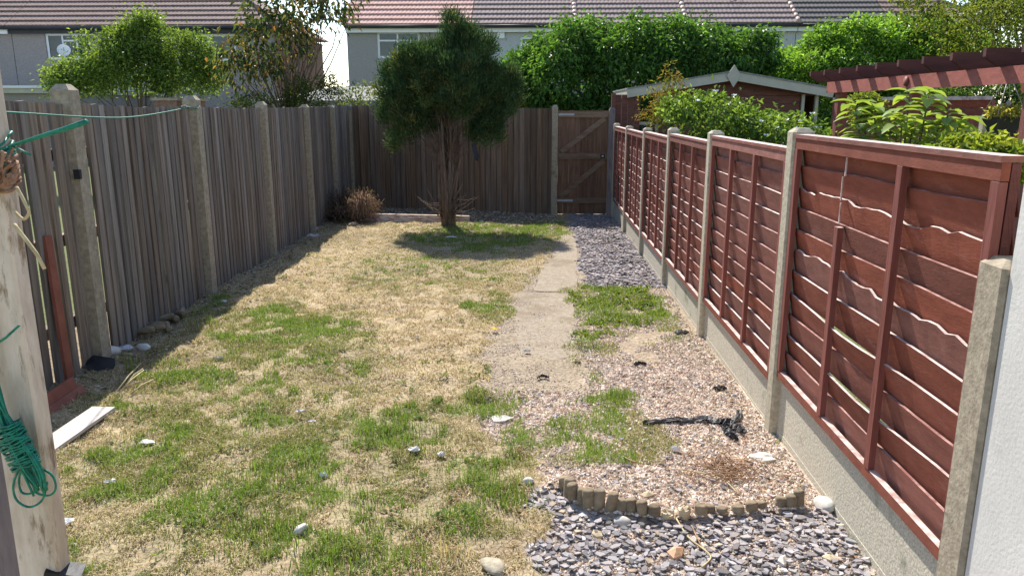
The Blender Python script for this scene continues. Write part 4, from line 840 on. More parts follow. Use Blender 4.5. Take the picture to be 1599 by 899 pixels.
MB().prism([a2-sd*.001+Vector((0, 0, .057)), a2-sd*.02+Vector((0, 0, .12)), a2-sd*.034+Vector((0, 0, .118)), a2-sd*.014+Vector((0, 0, .057))], (b2-a2)*.93).build('upper_face', 'rust_plank', T)
a, b = gpt(55, 716, .02), gpt(163, 644, .035); m = MB().beam(a, b, .13, .018); single(m.build('pale_board', 'pale_wood'), 'pale grey board lying on the grass by the white post', 'board')
p = gpt(148, 578, .02); m = MB(); m.prism([p+Vector((-.09, 0, -.015)), p+Vector((.03, -.05, -.015)), p+Vector((.14, -.02, -.012)), p+Vector((.12, .02, .02)), p+Vector((-.04, .05, .03))], (0, .02, .02)); single(m.build('black_tray', 'black_plastic'), 'broken black plastic piece by the first left post', 'plastic')
def rock(px, py, sx, sy, sz, mat, label, seed, cat='stone', group=None, dz=0, n=2):
    p = gpt(px, py); me = stone_mesh('stone', mat, sx, sy, sz, seed, n); o = bpy.data.objects.new('stone', me); link(o); o.location = p+Vector((0, 0, sz*.45+dz)); o.rotation_euler = (0, 0, seed*1.3); return single(o, label, cat, group)
rock(175, 556, .06, .045, .035, 'stone_white', 'pale round stone at the foot of the left fence, by the first post', 1)
rock(224, 542, .06, .04, .025, 'litter_white', 'flat white stone near the broken edging pieces', 2)
rock(195, 548, .05, .04, .02, 'litter_grey', 'grey stone between two white stones by the left fence', 3)
# broken half-log edging pieces piled against the left fence
def log_mesh(name, seed, rad, h, broken=False):
    r = random.Random(seed); m = MB(); n = 10; vs = []; rows = ([0, h*.9, h*.97, h], [rad, rad, rad*.88, rad*.55])
    for z, q in zip(*rows):
        for j in range(n): t = math.pi*2*j/n; vs.append((q*math.cos(t)*(1+r.uniform(-.04, .04)), q*math.sin(t)*.85, z+(r.uniform(-.012, .004) if broken and z > 0 else 0)))
    m.add(vs, [(i*n+j, i*n+(j+1) % n, (i+1)*n+(j+1) % n, (i+1)*n+j) for i in range(3) for j in range(n)], 0, not broken); m.add([], []); m.f.append(list(range(3*n, 4*n))); m.m.append(0); m.sm.append(False); return m.mesh(name, 'edging_break' if broken else 'edging_stone')
LG = [log_mesh('log', k, .0225+.0015*(k % 3), .10) for k in range(6)]; LGB = [log_mesh('log', 20+k, .025, .09, True) for k in range(3)]
pile = [(232, 525), (240, 516), (250, 510), (258, 504), (266, 500), (276, 512), (284, 500), (292, 494), (300, 488), (246, 522)]
plab = ['nearest broken stone edging piece in the row by the left fence', 'second broken edging piece from the white stone', 'third broken edging piece from the white stone', 'fourth broken edging piece from the white stone', 'fifth broken edging piece from the white stone', 'leaning edging piece in the middle of the row by the left fence',
    'edging piece just behind the leaning one', 'second edging piece behind the leaning one', 'farthest broken edging piece by the left fence', 'edging piece lying on the nearest two']
for k, (px, py) in enumerate(pile):
    p = gpt(px, py); o = bpy.data.objects.new('edging_piece', LG[k % 4]); link(o); lay = k in (5, 6, 7, 8); o.location = p+Vector((-.08, 0, .03+.012*(k % 2)))
    o.rotation_euler = (0, R(78+6*(k % 3)), R(-12+9*(k % 4)+(-55 if lay else 0))); o.scale = (1.1, 1.1, 1.5); single(o, plab[k], 'edging piece', 'broken edging pieces by the left fence')
# dry stalks
m = MB(); rr = random.Random(12)
for a, b in (((180, 614), (221, 576)), ((186, 612), (226, 590)), ((190, 606), (232, 600)), ((204, 616), (240, 600)), ((196, 600), (224, 582))):
    m.tube([gpt(*a, .012), gpt(*a, .03).lerp(gpt(*b, .05), .5), gpt(*b, .045)], [.004, .0045, .003], 5)
single(m.build('dry_stalks', 'straw'), 'bundle of dry straw stalks on the shadow edge at left', 'stalks')
# ---- far corner: dead brush, plank, slabs
T = thing('dead_brush', tuple(gpt(530, 355)), 'heap of dead brown brush in the far left corner', 'brush'); rr = random.Random(31); m = MB(); c0 = gpt(535, 356); c0.y = 12.2; c0.x = -3.05
for k in range(380):
    t = rr.random(); a = c0+Vector((rr.gauss(-.06, .15), rr.gauss(0, .18), abs(rr.gauss(0, .09)))); hd = Vector((rr.gauss(.25, .5), rr.gauss(-.1, .5), rr.gauss(.5, .5))).normalized(); l = rr.uniform(.15, .45); e = a+hd*l; e.z = max(e.z, c0.z+.02); e2 = e+Vector((hd.x*.1, hd.y*.1, -.1)); e2.z = max(e2.z, c0.z+.015); m.tube([a, a.lerp(e, .6)+Vector((0, 0, .04)), e, e2], [.006, .005, .0035, .002], 4)
m.build('stems', 'bark', T); m = MB()
tf = c0+Vector((.24, -.2, .27))
for k in range(260):                                 # sunlit tuft arching over
    d = Vector((rr.gauss(.1, .4), rr.gauss(-.2, .4), rr.gauss(.2, .4))).normalized(); a = tf+d*.03; e = tf+d*rr.uniform(.1, .24); m.tube([a, e, e+Vector((d.x*.07, d.y*.07, -rr.uniform(.05, .16)))], [.005, .004, .002], 4)
m.build('sunlit_tuft', 'dry_twig', T)
foliage('withered_leaves', T, [(np.array(c0)+[.0, .1, .15], np.array([.38, .35, .25]))], 160, 8, .06, .06, .02, [(.07, .05, .035), (.16, .11, .07)], 33)
pa, pb = gpt(572, 346), gpt(733, 346); T = thing('bed_plank', tuple(pa), 'peeling pinkish timber plank edging the bed under the conifer', 'plank')
MB().beam(pa+Vector((0, .0, .05)), pb+Vector((0, .0, .05)), .06, .12).build('upper_board', 'peeled_plank', T); MB().beam(pa+Vector((-.05, -.045, .015)), pb+Vector((-.04, -.045, .015)), .03, .05).build('lower_board', 'peeled_plank', T)
rock(786, 325, .09, .04, .09, 'litter_grey', 'upright grey stone block against the far fence', 5, n=2); rock(760, 326, .1, .05, .025, 'litter_grey', 'flat grey stone beside the upright block at the far fence', 6)
rock(752, 346, .04, .03, .025, 'stone_white', 'small pinkish white stone right of the conifer foot', 7); rock(550, 354, .07, .05, .04, 'stone_tan', 'brown lump under the dead brush', 8)

# ================================================================ beds on the right: slate, gravel, edging
def pebbles(n, x, y, size, cols, seed, flat=.6, lift=.3):
    """octahedral pebbles, irregular, as one mesh array"""
    r = np.random.default_rng(seed); base = np.array([[1, 0, 0], [0, 1, 0], [-1, 0, 0], [0, -1, 0], [.1, .1, 1], [0, 0, -1]], float)
    V = base[None]*(1+r.uniform(-.35, .3, (n, 6, 1))); V[:, :, 2] *= flat; a = r.random(n)*6.28; ca, sa = np.cos(a)[:, None], np.sin(a)[:, None]
    X_ = V[:, :, 0]*ca-V[:, :, 1]*sa; Y_ = V[:, :, 0]*sa*.8+V[:, :, 1]*ca; tl = r.normal(0, .25, (n, 1)); Z_ = V[:, :, 2]+X_*tl
    sz = size[:, None]; V = np.stack([x[:, None]+X_*sz, y[:, None]+Y_*sz, gh(x, y)[:, None]+Z_*sz+lift*sz*flat], 2)
    f = np.array([[0, 1, 4], [1, 2, 4], [2, 3, 4], [3, 0, 4], [1, 0, 5], [2, 1, 5], [3, 2, 5], [0, 3, 5]]); Fc = (np.arange(n)*6)[:, None, None]+f[None]
    return V.reshape(-1, 3), Fc.reshape(-1, 3), np.repeat(cols, 6, 0)
def chips(n, x, y, size, cols, seed, lift=0.):
    """flat angular slate chips: five-sided plates with thickness"""
    r = np.random.default_rng(seed); k = 5; t = (np.arange(k)[None]*2*np.pi/k+r.uniform(-.45, .45, (n, k))+r.random((n, 1))*6.28); rad = r.uniform(.55, 1.1, (n, k)); asp = r.uniform(.5, .95, (n, 1)); rot = r.random((n, 1))*6.28
    px, py = rad*np.cos(t), rad*np.sin(t)*asp; X_ = px*np.cos(rot)-py*np.sin(rot); Y_ = px*np.sin(rot)+py*np.cos(rot); tx, ty = r.normal(0, .13, (n, 1)), r.normal(0, .13, (n, 1)); sz = size[:, None]
    zt = X_*tx*sz+Y_*ty*sz; th = r.uniform(.1, .22, (n, 1))*sz; g = gh(x, y)[:, None]+lift+r.random((n, 1))*.012+np.abs(tx)*sz*.5
    top = np.stack([x[:, None]+X_*sz*.93, y[:, None]+Y_*sz*.93, g+zt+th], 2); bot = np.stack([x[:, None]+X_*sz, y[:, None]+Y_*sz, g+zt], 2)
    V = np.concatenate([top, bot], 1); f = [[0, 1, 2], [0, 2, 3], [0, 3, 4]]+[q for i in range(5) for q in ([i, 5+i, 5+(i+1) % 5], [i, 5+(i+1) % 5, (i+1) % 5])]
    Fc = (np.arange(n)*10)[:, None, None]+np.array(f)[None]; return V.reshape(-1, 3), Fc.reshape(-1, 3), np.repeat(cols, 10, 0)
def scatter(n, x0, x1, y0, y1, seed, zones):
    r = np.random.default_rng(seed); x = r.uniform(x0, x1, n); y = r.uniform(y0, y1, n); z = zone(x, y); k = np.isin(z, zones) & (x < FX-.03); return x[k], y[k]
def pick(r, n, cols, w): return np.array(cols)[r.choice(len(cols), n, p=np.array(w)/sum(w))]*(.75+.5*r.random((n, 1)))
GC = [(.58, .455, .36), (.64, .53, .43), (.46, .325, .235), (.72, .64, .55), (.36, .235, .165), (.3, .27, .24)]; GW = [4, 4, 2.4, 2, 2.0, .8]
r = np.random.default_rng(90)
x, y = scatter(46000, -.5, 1.25, 2.7, 4.9, 91, [4, 3]); n = len(x); V1 = pebbles(n, x, y, r.uniform(.006, .0125, n), pick(r, n, GC, GW), 92)
x, y = scatter(26000, -.3, 1.25, 4.7, 7.6, 93, [4, 3]); keep = (fbm(x, y, 4, 50) < .62-.10*(y-4.7)/2.9); x, y = x[keep], y[keep]; n = len(x); V2 = pebbles(n, x, y, r.uniform(.006, .012, n), pick(r, n, GC, GW), 94)
x, y = scatter(30000, -.5, .6, 3.6, 11, 95, [1]); keep = fbm(x, y, 5, 51)+np.clip(.35-np.minimum(np.abs(x-lawn_right(y)), .4), 0, .35)*.5 > .50; x, y = x[keep], y[keep]; n = len(x); V3 = pebbles(n, x, y, r.uniform(.003, .008, n), pick(r, n, GC, GW), 96)
x, y = scatter(24000, -.35, 1.25, 1.8, 3.2, 97, [5]); n = len(x); V4 = pebbles(n, x, y, r.uniform(.005, .011, n), pick(r, n, GC, GW), 98)
def join(parts):
    V, Fc, C = [], [], []; b = 0
    for v, f, c_ in parts: V.append(v); Fc.append(f+b); C.append(c_); b += len(v)
    return np.concatenate(V), np.concatenate(Fc), np.concatenate(C)
V, Fc, C = join([V1, V2, V3, V4]); o = npobj('gravel', V, Fc, ['stones'], col=C); tag(o, 'pale pinkish gravel of the right hand bed', 'gravel', kind='stuff')
SC = [(.24, .217, .22), (.31, .285, .285), (.39, .36, .355), (.165, .147, .15), (.42, .33, .245)]; SW = [4, 4, 2.5, 2, 1.2]
x, y = scatter(5200, -.4, 1.25, 1.7, 3.35, 101, [5]); n = len(x); A = chips(n, x, y, r.uniform(.01, .027, n), pick(r, n, SC, SW), 102)
x, y = scatter(9500, .2, 1.25, 7.2, 12.9, 103, [2]); n = len(x); FCc = [(.24, .21, .215), (.32, .285, .285), (.4, .36, .35), (.16, .14, .145), (.42, .34, .28)]; B = chips(n, x, y, r.uniform(.012, .032, n), pick(r, n, FCc, SW), 104)
x, y = scatter(500, -.3, 1.2, 2.9, 4.6, 105, [4]); n = len(x); D_ = chips(n, x, y, r.uniform(.008, .02, n), pick(r, n, SC, SW), 106)
V, Fc, C = join([A, B, D_]); o = npobj('slate_chippings', V, Fc, ['stones'], col=C); tag(o, 'purple-grey slate chippings of the two slate beds', 'slate', kind='stuff')
# the chips that show largest, one by one
SB = bpy.data.objects.new('slate_bed', MB().add([(-.0, 2.0, -.05), (1.2, 2.0, -.05), (1.2, 2.8, -.05), (.0, 2.8, -.05), (-.0, 2.0, -.04), (1.2, 2.0, -.04), (1.2, 2.8, -.04), (.0, 2.8, -.04)], [(0, 3, 2, 1), (4, 5, 6, 7), (0, 1, 5, 4), (1, 2, 6, 5), (2, 3, 7, 6), (3, 0, 4, 7)]).mesh('slate_bed', 'slate')); link(SB); ORG[SB] = Vector((0, 0, 0)); tag(SB, kind='structure')
CH = []
for k in range(10):
    rr = random.Random(700+k); m = MB(); q = rr.choice([5, 6, 6, 7]); pts = [(rr.uniform(.7, 1.1)*math.cos(2*math.pi*j/q+rr.uniform(-.3, .3)), rr.uniform(.4, .72)*math.sin(2*math.pi*j/q)) for j in range(q)]
    m.add([(a*.9, b*.9, .16+.03*a) for a, b in pts]+[(a, b, 0) for a, b in pts], [tuple(range(q))]+[(j, q+j, q+(j+1) % q, (j+1) % q) for j in range(q)]); CH.append(m.mesh('slate_chip', 'slate'))
r = np.random.default_rng(110); x, y = scatter(1500, -.15, 1.22, 2.42, 3.1, 111, [5]); cnt = 0; placed = []
for a, b in zip(x, y):
    if cnt >= 290: break
    if any((a-p)**2+(b-q)**2 < .034**2 for p, q in placed): continue
    placed.append((a, b)); s_ = r.uniform(.011, .03); h_ = float(gh(np.array([a]), np.array([b]))[0])
    inst('slate_chip', CH[cnt % 10], SB, (a, b, h_+.010+r.random()*.012), (r.normal(0, .1), r.normal(0, .1), r.random()*6.28), (s_, s_, s_*r.uniform(.8, 1.3))); cnt += 1
# half-log edging
T = thing('log_roll_edging', (.6, 2.95, 0), 'curved row of stumpy stone half-log edging between gravel and slate', 'edging')
seg = np.r_[0, np.cumsum(np.linalg.norm(np.diff(EDGE[:, :2], axis=0), axis=1))]; tot = seg[-1]; s_ = .02; k = 0; rr = random.Random(77)
while s_ < tot-.02:
    x, y = np.interp(s_, seg, EDGE[:, 0]), np.interp(s_, seg, EDGE[:, 1]); t = s_/tot; brk = .42 < t < .60 and k % 3 != 1; h_ = float(gh(np.array([x]), np.array([y-.03]))[0])
    sink = .035+.02*rr.random()-(.018 if t < .3 or t > .93 else 0)+(.02 if .6 < t < .9 else 0)
    inst('log', LGB[k % 3] if brk else LG[(k*5) % 6], T, (x, y, h_-sink), (rr.uniform(-.12, .12)+(.3 if brk else 0), rr.uniform(-.13, .13), rr.uniform(-.4, .4)), (1.05, 1.05, 1)); s_ += .0455+(.028 if rr.random() < .12 else 0); k += 1

# ================================================================ loose things lying about
def sheet(px, py, pts, mat, name, label, cat, seed, dz=.012, th=.004, wob=.012):
    """crumpled flat scrap: outline in metres round the point, gridless fan with a raised wavy rim"""
    r = random.Random(seed); p = gpt(px, py, dz); n = len(pts); m = MB(); rim = [p+Vector((a, b, r.uniform(-wob*.4, wob))) for a, b in pts]; inner = [p+Vector((a*.55+r.uniform(-.005, .005), b*.55, r.uniform(0, wob*1.6))) for a, b in pts]; c = p+Vector((0, 0, r.uniform(0, wob)))
    vs = rim+inner+[c]; lo = [Vector(q)-Vector((0, 0, th)) for q in vs]; N_ = len(vs)
    fs = [(i, (i+1) % n, n+(i+1) % n, n+i) for i in range(n)]+[(n+i, n+(i+1) % n, 2*n) for i in range(n)]
    m.add(vs+lo, fs+[tuple(N_+q for q in f[::-1]) for f in fs]+[((i+1) % n, i, N_+i, N_+(i+1) % n) for i in range(n)]); return single(m.build(name, mat), label, cat)
def blob(a, b, n, seed): r = random.Random(seed); return [(a*r.uniform(.7, 1.15)*math.cos(2*math.pi*i/n), b*r.uniform(.7, 1.15)*math.sin(2*math.pi*i/n)) for i in range(n)]
sheet(1190, 718, blob(.062, .055, 12, 1), 'stone_white', 'mortar_patch', 'round white lump of mortar on the gravel', 'mortar', 1, dz=.018, th=.02, wob=.006)
sheet(783, 655, blob(.06, .05, 11, 2), 'stone_white', 'mortar_patch', 'chalky white patch on the ground beside the path end', 'mortar', 2, dz=.012, th=.012, wob=.006)
rock(1286, 789, .055, .04, .03, 'stone_white', 'white stone at the fence end of the log edging', 11)
rock(972, 816, .032, .026, .024, 'stone_white', 'white rounded pebble on the slate below the edging', 12); rock(1056, 862, .05, .032, .026, 'stone_orange', 'orange-brown angular stone on the slate', 13, n=1)
rock(946, 806, .036, .022, .014, 'stone_tan', 'sandy stone chip touching the left half of the edging', 14, n=1); rock(1012, 776, .042, .024, .012, 'stone_tan', 'flat sandy stone just behind the edging', 15, n=1)
rock(932, 830, .03, .022, .014, 'stone_tan', 'small sandy stone on the slate at left', 16, n=1); rock(1296, 868, .03, .026, .016, 'stone_tan', 'sandy stone on the slate near the gravel board', 17, n=1); rock(1222, 876, .035, .02, .02, 'stone_white', 'small white chip on the slate near the bottom edge', 18, n=1)
rock(825, 757, .026, .02, .018, 'stone_white', 'small white stone left of the log edging', 19); rock(470, 831, .032, .026, .026, 'stone_white', 'white stone on the grass in the left foreground', 20); rock(770, 884, .06, .045, .018, 'concrete', 'grey crumbly lump at the bottom edge beside the grass', 21, n=2)
rock(995, 832, .02, .016, .012, 'black_plastic', 'tiny black piece on the slate', 22) if False else None
for k, (px, py, a, b, lab) in enumerate([(230, 690, .055, .03, 'crumpled white plastic scrap on the left grass'), (647, 706, .04, .022, 'white paper scrap on the grass right of centre'), (688, 712, .03, .02, 'small white scrap beside the paper on the grass'), (505, 745, .03, .014, 'thin white scrap in the middle of the front lawn'), (487, 660, .03, .02, 'bluish white scrap near the centre of the lawn'), (470, 645, .045, .012, 'long thin white scrap on the straw'),
        (343, 562, .05, .012, 'pale twig-like scrap on the left lawn'), (172, 757, .04, .02, 'pale scrap near the white post'), (103, 822, .045, .03, 'white scrap beside the foot of the white post'), (652, 530, .022, .014, 'tiny white scrap in the middle of the straw'), (823, 551, .035, .014, 'white scrap on the concrete path'), (1055, 708, .03, .02, 'pale green-white scrap on the gravel'), (705, 372, .09, .05, 'pale scrap in the shadow of the conifer'), (350, 473, .035, .02, 'white scrap in the fence shadow')]):
    sheet(px, py, blob(a*.8, b, 9, 40+k), 'litter_white', 'litter', lab, 'litter', 60+k, dz=.016, wob=.012)
sheet(483, 360, blob(.13, .14, 12, 80), 'litter_grey', 'plastic_sheet', 'grey crumpled plastic sheet by the far left fence', 'plastic', 80, dz=.03, wob=.05); sheet(490, 374, blob(.12, .06, 10, 81), 'litter_grey', 'plastic_sheet', 'smaller grey sheet in front of the crumpled one by the left fence', 'plastic', 81, dz=.03, wob=.03)
a = gpt(468, 366, .0); m = MB().beam(a+Vector((-.02, 0, 0)), a+Vector((-.08, .02, .3)), .008, .03, up=(0, 1, 0)); single(m.build('white_stick', 'litter_white'), 'thin white stick leaning on the left fence near the far corner', 'stick')
# black membrane strip: a ruffled ribbon
T = thing('weed_membrane', tuple(gpt(1085, 662)), 'torn strip of black weed membrane on the gravel', 'membrane'); rr = random.Random(9)
def ribbon(pts, w, seed):
    r = random.Random(seed); P = curve([gpt(*p, .012) for p in pts], 30); m = MB(); vs = []; k = 5
    for i, p in enumerate(P):
        d = (P[min(i+1, len(P)-1)]-P[max(0, i-1)]).normalized(); sd = d.cross(Vector((0, 0, 1))).normalized(); ww = w*(.5+.5*r.random())*(.35+.65*math.sin(math.pi*(i+.7)/(len(P)+.4))**.5)
        for j in range(k): vs.append(p+sd*(j/(k-1)-.5)*ww+Vector((0, 0, .004+r.uniform(-.002, .008)+.006*math.sin(j*1.7+i*.9))))
    n = len(vs); fs = [(i*k+j, i*k+j+1, (i+1)*k+j+1, (i+1)*k+j) for i in range(len(P)-1) for j in range(k-1)]; lo = [v-Vector((0, 0, .003)) for v in vs]
    return m.add(vs+lo, fs+[tuple(n+q for q in f[::-1]) for f in fs])
ribbon([(1004, 668), (1035, 663), (1070, 661), (1100, 659), (1125, 664), (1148, 662), (1155, 645)], .075, 1).build('strip', 'membrane', T); ribbon([(1118, 662), (1140, 668), (1162, 680)], .09, 2).build('flap', 'membrane', T); ribbon([(1128, 672), (1142, 684), (1150, 690)], .06, 3).build('flap', 'membrane', T)
for k, (px, py, w, lab) in enumerate([(1010, 480, .1, 'black membrane scrap in the weeds beside the path'), (960, 372, .16, 'black membrane scrap on the far slate'), (978, 412, .15, 'dark scrap on the far slate near the fence'), (1065, 522, .14, 'dark scrap at the foot of the second gravel board'), (1125, 612, .1, 'dark scrap on the gravel near the second panel'), (848, 590, .05, 'small black scrap at the path edge'), (1000, 572, .07, 'dark reddish scrap among the weeds')]):
    single(ribbon([(px-9, py+2), (px-2, py-1), (px+9, py+1)], w*.55, 20+k).build('membrane_scrap', 'membrane'), lab, 'membrane')
# twigs on gravel and slate
def twig(name, label, pts, rad, mat='dry_twig'): single(MB().tube(curve([gpt(*p, .02) for p in pts], 20), rad, 5).build(name, mat), label, 'twig')
twig('twig', 'long pale twig crossing the slate', [(1056, 812), (1075, 838), (1100, 858), (1110, 870), (1096, 886)], .0038, 'straw'); twig('twig', 'bent twig beside the long one on the slate', [(1080, 822), (1092, 845), (1104, 862)], .003); twig('twig', 'twig lying across the gravel behind the edging', [(1055, 737), (1100, 745), (1130, 757), (1150, 775)], .0032, 'straw'); twig('twig', 'short brown twig on the gravel left of the brush', [(973, 720), (985, 726), (993, 729)], .005)
T = thing('dead_weed', tuple(gpt(1130, 735)), 'tangle of dead brown weed on the gravel', 'weed'); m = MB(); rr = random.Random(15); c0 = gpt(1130, 738)
for k in range(130):
    a = c0+Vector((rr.gauss(0, .09), rr.gauss(0, .07), .012)); d = Vector((rr.gauss(0, 1), rr.gauss(0, .7), rr.uniform(0, .5))).normalized(); e = a+d*rr.uniform(.04, .14); e.z = a.z+rr.uniform(0, .03); m.tube([a, a.lerp(e, .5)+Vector((0, 0, .015)), e], [.0022, .002, .001], 4)
tag(m.build('stems', 'dry_twig', T), kind='stuff')
p = gpt(772, 518, .03); m = MB()
for j in range(12): a = j*.52; m.add([p, p+Vector((.03*math.cos(a-.2), .03*math.sin(a-.2), .006)), p+Vector((.036*math.cos(a), .036*math.sin(a), .002)), p+Vector((.03*math.cos(a+.2), .03*math.sin(a+.2), .006))], [(0, 1, 2, 3)])
T = thing('dandelion', tuple(p-Vector((0, 0, .03))), 'single yellow dandelion beside the path', 'flower'); m.build('flower_head', 'flower_yellow', T); MB().tube([p-Vector((0, 0, .035)), p], .002, 4).build('stalk', 'straw', T)

# ================================================================ grass and straw
r = np.random.default_rng(200)
def blades(x, y, L, Wd, lean, az, C, seed):
    n = len(x); rr_ = np.random.default_rng(seed); base = np.stack([x, y, gh(x, y)-.004], 1); dx, dy = np.cos(az), np.sin(az); h1, h2 = L*.55, L
    sd = np.stack([-dy, dx, np.zeros(n)], 1); z1 = h1*np.cos(lean*.55); o1 = h1*np.sin(lean*.55); z2 = z1+(h2-h1)*np.cos(lean*1.25); o2 = o1+(h2-h1)*np.sin(lean*1.25); z2 = np.maximum(z2, .004)
    p1 = base+np.stack([dx*o1, dy*o1, z1], 1); p2 = base+np.stack([dx*o2, dy*o2, z2], 1); w = (Wd*.5)[:, None]
    V = np.stack([base-sd*w, base+sd*w, p1+sd*w*.8, p1-sd*w*.8, p2], 1).reshape(-1, 3); b = (np.arange(n)*5)[:, None]
    Fc = np.stack([b+np.array([[0, 1, 2]]), b+np.array([[0, 2, 3]]), b+np.array([[3, 2, 4]])], 1).reshape(-1, 3); return V, Fc, np.repeat(C, 5, 0)
def grass_field(n, y0, y1, seed, wk, lk=1.):
    r = np.random.default_rng(seed); y = r.uniform(y0, y1, n); x = lx(y)+.03+r.random(n)*(FX-.06-lx(y)-.03); z = zone(x, y)
    g = pm(GREEN, x, y); nz = fbm(x, y, 6, 60); nf = fbm(x, y, 17, 61); s = pm(STRAW, x, y); g = np.clip(g*(.15+1.5*nz)-.25*s*(1-g)+.55*(nz-.42)+.10, 0, 1.2)
    tuft = fbm(x, y, 11, 64, 2); dens = .5+.5*np.clip(g*1.6, 0, 1); dens *= np.clip((tuft-.28)*4, .12, 1)
    dens = np.where(z == 0, dens, np.where(z == 3, np.clip(g*1.3-.5, .05, .5)*np.clip((nz-.3)*3.2, .1, 1), np.where(z == 1, np.clip(g-.55, .003, .3), np.where(z == 2, .008, np.where(z == 5, .01, np.clip(g*1.2-.4, .05, .8))))))
    sh = np.clip(1-(x-lx(y))/.4, 0, 1); dens *= 1-.55*sh; dens *= np.where((y > 12.1) & (x < .2), .12, 1)
    k = r.random(n) < dens; x, y, g, nz, nf, z, s = x[k], y[k], g[k], nz[k], nf[k], z[k], s[k]; n = len(x)
    isg = r.random(n) < np.clip(.16+.1*(y < 5.2)+g*1.0, .05, .82); isg |= (z == 3) & (r.random(n) < .6)
    t = r.random((n, 1)); cg = np.array([.15, .19, .045])*(1-t)+np.array([.36, .385, .11])*t; oliv = (r.random(n) < .25+.2*(nf > .55)); cg[oliv] = np.array([.27, .25, .11])*(.7+.6*t[oliv])
    vivid = isg & (g > .5) & (fbm(x, y, 3.5, 70) > .47) & (r.random(n) < .75); cg[vivid] = (np.array([.14, .23, .03])*(1-t)+np.array([.25, .36, .06])*t)[vivid]
    cs = np.array([.4, .31, .18])*(1-t)+np.array([.72, .6, .39])*t; red = r.random(n) < .08+.25*(fbm(x, y, 2.6, 90) > .56); cs[red] = np.array([.36, .22, .12])*(.7+.6*t[red])
    C = np.where(isg[:, None], cg, cs)
    L = np.where(isg, r.uniform(.012, .03, n)*(.7+.6*np.clip(g, 0, 1)), r.uniform(.018, .055, n))*lk; L = np.where(vivid, L*1.5, L)
    lean = np.where(isg, np.abs(r.normal(.55, .45, n)), r.uniform(.9, 1.55, n)); Wd = np.where(isg, .0034, .0028)*wk*r.uniform(.6, 1.3, n)
    return blades(x, y, L, Wd, lean, r.random(n)*6.28, C, seed)
parts = [grass_field(360000, 1.9, 4.4, 201, 1.), grass_field(280000, 4.4, 7.6, 202, 1.3), grass_field(210000, 7.6, 13.3, 203, 1.9)]
V, Fc, C = join(parts); o = npobj('grass', V, Fc, ['grass_blade'], col=C); tag(o, 'patchy green grass and dry straw of the lawn', 'grass', kind='stuff')
# taller tufts along fence feet and a few weeds
def tufts(spots, seed):
    r = np.random.default_rng(seed); X_, Y_, L_, C_ = [], [], [], []
    for px, py, rad, n, h, col in spots:
        c = ground(px, py); X_.append(c[0]+r.normal(0, rad, n)); Y_.append(c[1]+r.normal(0, rad, n)); L_.append(h*r.uniform(.5, 1.1, n)); C_.append(np.array(col)*(.6+.8*r.random((n, 1))))
    X_, Y_, L_, C_ = map(np.concatenate, (X_, Y_, L_, C_)); n = len(X_); return blades(X_, Y_, L_, np.full(n, .0045), np.abs(r.normal(.45, .3, n)), r.random(n)*6.28, C_, seed)
gcol, scol = (.19, .26, .055), (.42, .34, .18)
sp = [(265, 568, .05, 130, .08, gcol), (205, 580, .02, 16, .2, gcol), (300, 520, .03, 16, .22, gcol), (328, 512, .02, 20, .14, gcol), (495, 500, .05, 70, .05, gcol), (430, 745, .08, 260, .075, gcol), (400, 830, .09, 300, .075, gcol), (560, 885, .12, 420, .07, gcol), (640, 870, .1, 300, .05, gcol), (795, 780, .06, 200, .07, gcol), (790, 626, .08, 200, .05, gcol), (610, 672, .1, 260, .07, gcol), (740, 622, .04, 100, .07, gcol), (962, 624, .05, 130, .07, gcol), (920, 545, .05, 80, .06, (.1, .16, .06)), (1335, 842, .015, 40, .03, gcol), (1225, 690, .02, 30, .03, gcol), (880, 675, .06, 150, .05, gcol), (1108, 690, .02, 40, .025, gcol), (1158, 836, .015, 40, .025, gcol), (945, 470, .1, 260, .07, gcol), (990, 500, .1, 160, .07, gcol), (355, 530, .04, 60, .08, gcol), (700, 870, .03, 20, .14, scol), (820, 360, .15, 260, .045, gcol), (760, 372, .2, 200, .07, gcol)]
for k in range(26): sp.append((random.uniform(150, 400)*1.0, 0, 0, 0, 0, gcol)) if False else None
V, Fc, C = tufts(sp, 210); o = npobj('grass_tufts', V, Fc, ['grass_blade'], col=C); tag(o, 'taller green grass tufts in the lawn and along its edges', 'grass', kind='stuff')
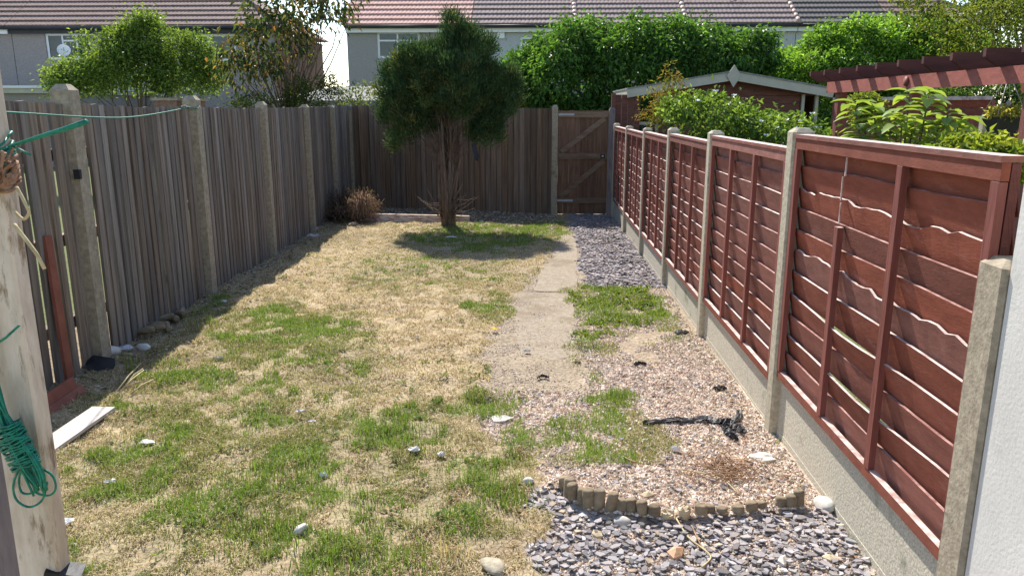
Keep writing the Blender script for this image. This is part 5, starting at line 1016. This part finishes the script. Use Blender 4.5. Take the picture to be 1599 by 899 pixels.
# broad-leaved weeds on the weedy bed
x, y = scatter(1500, .25, 1.2, 4.6, 7.5, 220, [3]); k = (pm(GREEN, x, y)*fbm(x, y, 5, 63) > .34); x, y = x[k], y[k]; n = len(x)*7; r = np.random.default_rng(221); P = np.repeat(np.stack([x, y, gh(x, y)+.006], 1), 7, 0)+r.normal(0, .012, (n, 3))*[1, 1, .3]; D = r.normal(0, 1, (n, 3)); D[:, 2] = np.abs(D[:, 2])*.5+.2; t = r.random((n, 1))
V, Fc, C = leaves(P, D, np.tile([0, 0, 1.], (n, 1)), r.uniform(.02, .045, n), r.uniform(.01, .02, n), np.array([.09, .16, .025])*(1-t)+np.array([.24, .3, .05])*t); o = npobj('weeds', V, Fc, ['leaf'], col=C); tag(o, 'low green weeds over the bed beside the path', 'weeds', kind='stuff')
r = np.random.default_rng(225); x, y = scatter(900, -3., .2, 2.2, 9, 226, [0]); k = fbm(x, y, 3, 65) > .5; x, y = x[k], y[k]; n = len(x)*8; P = np.repeat(np.stack([x, y, gh(x, y)+.012], 1), 8, 0)+r.normal(0, .014, (n, 3))*[1, 1, .2]; D = r.normal(0, 1, (n, 3)); D[:, 2] = np.abs(D[:, 2])*.3+.1; t = r.random((n, 1))
V, Fc, C = leaves(P, D, np.tile([0, 0, 1.], (n, 1)), r.uniform(.016, .04, n), r.uniform(.008, .018, n), np.array([.1, .16, .04])*(1-t)+np.array([.22, .27, .075])*t); o = npobj('clover', V, Fc, ['leaf'], col=C); tag(o, 'flat clover and small weeds growing through the lawn', 'weeds', kind='stuff')
# soil crumbs and leaf litter along the shaded fence and in the far bed
def debris(n, fx, seed, cols, smin, smax):
    r = np.random.default_rng(seed); x, y = fx(r, n); k = (x < FX-.03) & (x > lx(y)+.02) & (y < fy(x)-.02); x, y = x[k], y[k]; return pebbles(len(x), x, y, r.uniform(smin, smax, len(x)), pick(r, len(x), cols, [1]*len(cols)), seed, .5)
dc = [(.2, .15, .1), (.3, .23, .15), (.14, .1, .07), (.42, .36, .27)]
V, Fc, C = join([debris(2600, lambda r, n: (lx(y_ := r.uniform(2.4, 14.2, n))+np.abs(r.normal(0, .22, n)), y_), 230, dc, .006, .02), debris(4200, lambda r, n: (x_ := r.uniform(-3.4, .3, n), fy(x_)-np.abs(r.normal(0, .9, n))), 231, dc, .008, .03), debris(3000, lambda r, n: (r.uniform(-3, .5, n), r.uniform(2.2, 11, n)), 232, dc, .003, .009), debris(1500, lambda r, n: (FX-.04-np.abs(r.normal(0, .1, n)), r.uniform(2.2, 13, n)), 233, dc, .004, .013)])
o = npobj('soil_crumbs', V, Fc, ['stones'], col=C); tag(o, 'crumbs of soil and litter scattered over the ground', 'soil', kind='stuff')
